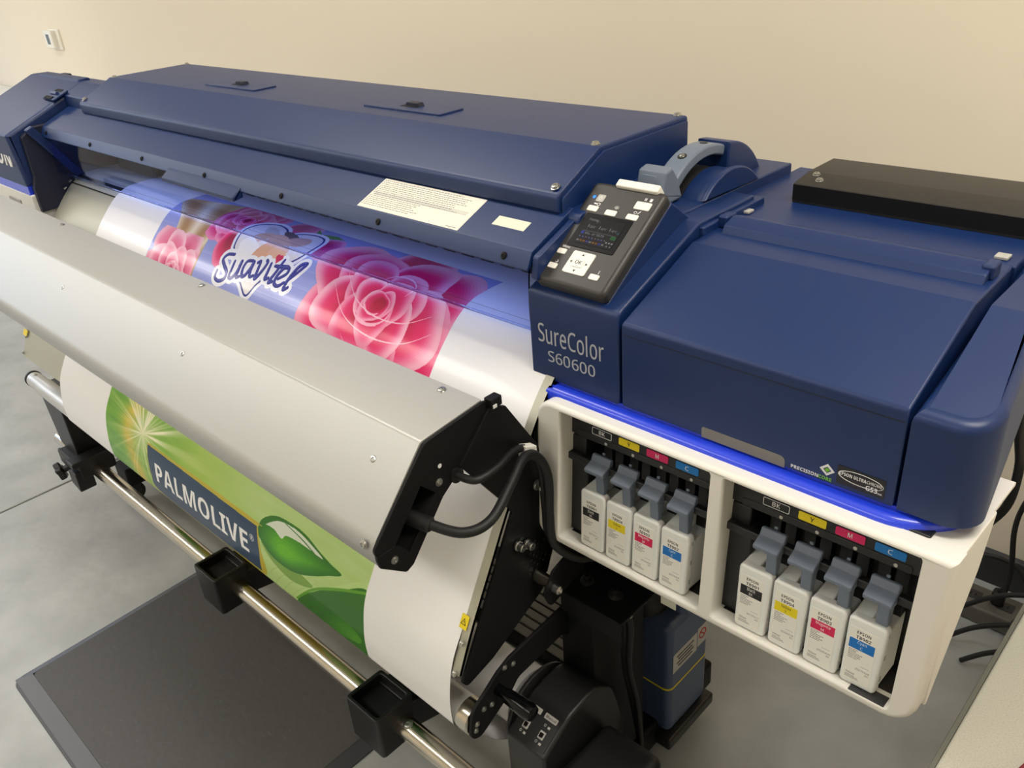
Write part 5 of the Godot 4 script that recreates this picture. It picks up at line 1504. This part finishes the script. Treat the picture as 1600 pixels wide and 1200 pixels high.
func build_surroundings() -> void:
	# black sheet metal box on the rear deck
	var bx := thing("metal_duct_box", "long black sheet metal box on the rear deck of the printer", "metal box", Vector3(0.214, 1.2055, -0.405))
	var body := part(bx, "casing", solid(zy([[0.0, 0.0], [0.0, 0.030, 0.002], [-0.05, 0.0375, 0.004], [-0.14, 0.038, 0.002], [-0.14, 0.0]], 3), 0.46, 0.001), M.box_metal, at(0.46, 0, 0, FACE_X))
	screw(body, Vector3(0.232, 1.2415, -0.445), Vector3(0, 1, 0.2), 0.005, 0.004)
	screw(body, Vector3(0.246, 1.2385, -0.427), Vector3(0, 1, 0.2), 0.005, 0.004)
	screw(body, Vector3(0.214, 1.222, -0.42), Vector3(-1, 0, 0), 0.005, 0.004)
	part(bx, "lid_seam", solid(zy([[0.0012, 0.004], [0.0012, 0.029], [-0.0005, 0.029], [-0.0005, 0.004]]), 0.46), M.black_metal, at(0.46, 0, 0, FACE_X))
	# thermostat
	var th := thing("thermostat", "small white thermostat with a grey display on the wall", "thermostat", Vector3(-4.985, 1.19, -1.2))
	part(th, "back_plate", solid(rect(-0.055, -0.058, 0.11, 0.058, 0.006), 0.012, 0.004), M.thermostat_white, at(0, 0, 0.012))
	part(th, "case", solid(rect(-0.085, -0.05, 0.035, 0.05, 0.006), 0.028, 0.006), M.thermostat_white, at(0.03, 0, 0.04))
	part(th, "display", solid(rect(-0.022, -0.028, 0.022, 0.028, 0.002), 0.002), M.lcd_grey, at(0.002, 0.002, 0.041))
	# work table by the camera side
	var dk := thing("work_table", "pale speckled work table beside the printer", "table", Vector3(0.692, 0, 0))
	part(dk, "table_top", solid(rect(0.0, -0.62, 1.2, 1.05, 0.01), 0.028, 0.004, [], 3), M.desk_laminate, at(0, 0.722, 0, FACE_UP))
	part(dk, "edge_band", solid(rect(-0.006, -0.62, 0.0, 1.05, 0.001), 0.026, 0.001), M.desk_edge, at(0, 0.7205, 0, FACE_UP))
	for q in [[0.28, 0.5], [1.1, 0.5], [0.28, -0.95], [1.1, -0.95]]:
		part(dk, "leg", rbox(0.05, 0.694, 0.05, 0.006), M.baseboard, at(q[0], 0.347, q[1]))
	var rd := thing("red_folder", "dark red folder lying on the work table", "folder", Vector3(0.86, 0.722, 0.10))
	part(rd, "cover", rbox(0.22, 0.006, 0.16, 0.002), M.burgundy, at(0, 0.003, 0, Basis(Vector3(0, 1, 0), -0.25)))
	part(rd, "sheets", rbox(0.21, 0.004, 0.15, 0.001), M.print_white, at(0.002, 0.008, 0.0, Basis(Vector3(0, 1, 0), -0.25)))
	part(rd, "cover", rbox(0.22, 0.004, 0.16, 0.0015), M.burgundy, at(0, 0.012, 0, Basis(Vector3(0, 1, 0), -0.25)))
	# counter by the wall beyond the printer
	var ct := thing("white_counter", "white counter along the wall beyond the printer", "counter", Vector3(-6.2, 0, -0.88))
	part(ct, "worktop", rbox(3.6, 0.03, 0.62, 0.004), M.counter_white, at(0, 0.83, 0))
	for k in 4:
		part(ct, "cabinet", rbox(0.88, 0.76, 0.56, 0.004), M.counter_white, at(-1.35 + 0.9 * k, 0.435, -0.02))
	part(ct, "plinth", rbox(3.5, 0.06, 0.5, 0.002), M.baseboard, at(0, 0.03, -0.03))
	# anti-fatigue mat
	var mt := thing("floor_mat", "dark grey foam mat lying in front of the printer", "mat", Vector3(0, 0, 0))
	var ol := rounded([[-1.262, -0.705, 0.03], [-0.375, -0.705, 0.03], [-0.375, -0.105, 0.03], [-1.275, -0.105, 0.03]], 5)
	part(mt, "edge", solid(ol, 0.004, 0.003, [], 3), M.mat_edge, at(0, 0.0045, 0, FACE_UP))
	var il := rounded([[-1.232, -0.660, 0.012], [-0.41, -0.660, 0.012], [-0.41, -0.13, 0.012], [-1.245, -0.13, 0.012]], 4)
	part(mt, "pad", solid(il, 0.012, 0.003, [], 3), M.mat_foam, at(0, 0.0165, 0, FACE_UP))
	var g := Geo.new()
	# sloping border between rim and pad
	var m := [Vector2(-1.262, -0.705), Vector2(-0.375, -0.705), Vector2(-0.375, -0.105), Vector2(-1.275, -0.105)]
	var n := [Vector2(-1.232, -0.660), Vector2(-0.41, -0.660), Vector2(-0.41, -0.13), Vector2(-1.245, -0.13)]
	for i in 4:
		var j := (i + 1) % 4
		var p0 := Vector3(lerpf(m[i].x, n[i].x, 0.15), 0.005, -lerpf(m[i].y, n[i].y, 0.15))
		var p1 := Vector3(lerpf(m[j].x, n[j].x, 0.15), 0.005, -lerpf(m[j].y, n[j].y, 0.15))
		var p2 := Vector3(n[j].x, 0.0155, -n[j].y)
		var p3 := Vector3(n[i].x, 0.0155, -n[i].y)
		var nn := (p1 - p0).cross(p3 - p0).normalized()
		if nn.y < 0: nn = -nn
		g.tri(p0, p2, p1, nn, nn, nn)
		g.tri(p0, p3, p2, nn, nn, nn)
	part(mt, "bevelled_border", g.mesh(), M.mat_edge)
	# power strip and leads by the wall
	var ps := thing("power_strip", "grey power strip on the floor by the skirting", "power strip", Vector3(0.56, 0.0, -1.06))
	part(ps, "case", rbox(0.42, 0.05, 0.09, 0.008), M.strip_grey, at(0, 0.025, 0))
	for k in 5:
		var sk := part(ps, "outlet", solid(rect(-0.02, -0.016, 0.02, 0.016, 0.004), 0.002), M.baseboard, at(-0.16 + 0.075 * k, 0.0515, 0, FACE_UP))
		for j in 2:
			part(sk, "slot", rbox(0.003, 0.010, 0.001, 0.0003), M.black_hole, at(-0.006 + 0.012 * j, 0.0, 0.0004))
	for k in 3:
		var pg := thing("plug", ["black plug nearest the end of the power strip", "black plug in the middle of the power strip", "black plug beside the pale adapter on the power strip"][k], "plug", Vector3(0.44 + 0.09 * k, 0.0515, -1.06), "plugs in the power strip")
		part(pg, "shell", rbox(0.03, 0.04, 0.03, 0.008), M.rubber, at(0, 0.02, 0))
		part(pg, "strain_relief", rod(Vector3(0, 0.035, 0), Vector3(0.01, 0.06, 0.012), 0.007, 10), M.rubber)
	var ad := thing("adapter", "pale ribbed adapter on the power strip", "adapter", Vector3(0.62, 0.0515, -1.05))
	part(ad, "shell", rbox(0.04, 0.05, 0.035, 0.005), M.key_grey, at(0, 0.025, 0))
	for k in 3:
		part(ad, "rib", rbox(0.004, 0.036, 0.002, 0.0006), M.key_white, at(-0.011 + 0.011 * k, 0.027, 0.0185))
	var runs := [
		["black lead curving out behind the rounded end cover", [Vector3(0.52, 0.98, -0.60), Vector3(0.548, 0.90, -0.63), Vector3(0.566, 0.79, -0.62), Vector3(0.582, 0.735, -0.60), Vector3(0.578, 0.65, -0.60), Vector3(0.545, 0.577, -0.60), Vector3(0.513, 0.498, -0.60), Vector3(0.46, 0.36, -0.72), Vector3(0.44, 0.2, -0.95), Vector3(0.44, 0.10, -1.04)], 0.008],
		["black lead hanging straight down to the plugs", [Vector3(0.60, 0.60, -0.98), Vector3(0.565, 0.48, -0.99), Vector3(0.541, 0.395, -1.0), Vector3(0.536, 0.32, -1.0), Vector3(0.55, 0.212, -1.0), Vector3(0.545, 0.11, -1.03)], 0.006],
		["black lead looping low across the power strip", [Vector3(0.42, 0.02, -0.93), Vector3(0.47, 0.08, -0.95), Vector3(0.55, 0.16, -0.96), Vector3(0.64, 0.20, -0.97), Vector3(0.74, 0.26, -0.95)], 0.006],
		["black lead bending over to the middle plug", [Vector3(0.46, 0.01, -0.90), Vector3(0.52, 0.07, -0.92), Vector3(0.60, 0.12, -0.93), Vector3(0.70, 0.18, -0.92), Vector3(0.78, 0.26, -0.9)], 0.006],
		["black lead lying nearest the table leg", [Vector3(0.52, 0.01, -0.86), Vector3(0.57, 0.06, -0.87), Vector3(0.63, 0.10, -0.87), Vector3(0.70, 0.11, -0.86), Vector3(0.80, 0.12, -0.84)], 0.006],
		["black lead coiled over the end of the power strip", [Vector3(0.44, 0.11, -1.05), Vector3(0.45, 0.17, -1.04), Vector3(0.50, 0.20, -1.04), Vector3(0.56, 0.18, -1.05), Vector3(0.60, 0.12, -1.03), Vector3(0.58, 0.06, -0.98)], 0.006]]
	for q in runs:
		var c := part(self, "power_lead", cable(q[1], q[2]), M.rubber)
		tag(c, q[0], "cable")
	var junk := thing("black_pouch", "black bag wedged between the wall and the table", "bag", Vector3(0.90, 0.0, -1.09))
	part(junk, "bag", rbox(0.16, 0.30, 0.14, 0.05, 4), M.rubber, at(0, 0.15, 0))
	part(junk, "strap", cable([Vector3(-0.05, 0.28, 0.0), Vector3(-0.03, 0.36, 0.01), Vector3(0.03, 0.36, 0.0), Vector3(0.05, 0.28, 0.0)], 0.008), M.rubber)

func _ready() -> void:
	# camera
	var cam := Camera3D.new()
	cam.name = "camera"
	cam.fov = 48.622
	cam.near = 0.02
	cam.far = 60.0
	cam.transform = Transform3D(Basis(Vector3(0.72281, -0.07172, -0.68731), Vector3(-0.28685, 0.87372, -0.39285), Vector3(0.62869, 0.48111, 0.61096)), Vector3(0.833, 1.64, 0.857))
	add_child(cam)
	cam.current = true
	# sky outside the window, exposure
	var env := Environment.new()
	var sky := Sky.new()
	var sm := ProceduralSkyMaterial.new()
	sm.sky_top_color = c8(120, 160, 220)
	sm.sky_horizon_color = c8(206, 222, 240)
	sm.ground_bottom_color = c8(120, 118, 112)
	sm.ground_horizon_color = c8(180, 184, 186)
	sky.sky_material = sm
	env.background_mode = Environment.BG_SKY
	env.sky = sky
	env.background_energy_multiplier = 9.0
	env.tonemap_mode = Environment.TONE_MAPPER_LINEAR
	env.tonemap_exposure = 0.6
	env.sdfgi_enabled = true
	env.ssao_enabled = true
	env.ssil_enabled = true
	var we := WorldEnvironment.new()
	we.name = "environment"
	we.environment = env
	add_child(we)
	make_materials()
	# lights of the room
	for q in [[-7.4, 2.25, 3.6], [-5.9, 2.25, 3.6], [-4.4, 2.25, 3.6], [-2.9, 2.25, 3.4], [-1.4, 2.25, 2.6], [0.1, 2.25, 2.0], [-5.2, 0.1, 2.4], [-1.6, 0.1, 3.4], [1.1, 0.0, 6.0]]:
		ceiling_light(q[0], q[1], q[2], c8(255, 249, 241))
	# lamp inside the printer above the platen
	var l := AreaLight3D.new()
	l.name = "platen_lamp"
	l.area_size = Vector2(1.84, 0.018)
	l.area_normalize_energy = true
	l.light_energy = 0.10
	l.light_color = c8(168, 186, 255)
	l.shadow_enabled = true
	l.area_range = 6.0
	l.area_attenuation = 2.0
	l.transform = Transform3D(Basis(Vector3(1, 0, 0), Vector3(0, 0, -1), Vector3(0, 1, 0)), Vector3(-0.96, 1.172, -0.045))
	add_child(l)
	build_room()
	build_printer()
	build_dryer()
	build_media()
	build_tension_bar()
	build_rail()
	build_take_up()
	build_tank()
	build_cartridges()
	build_surroundings()
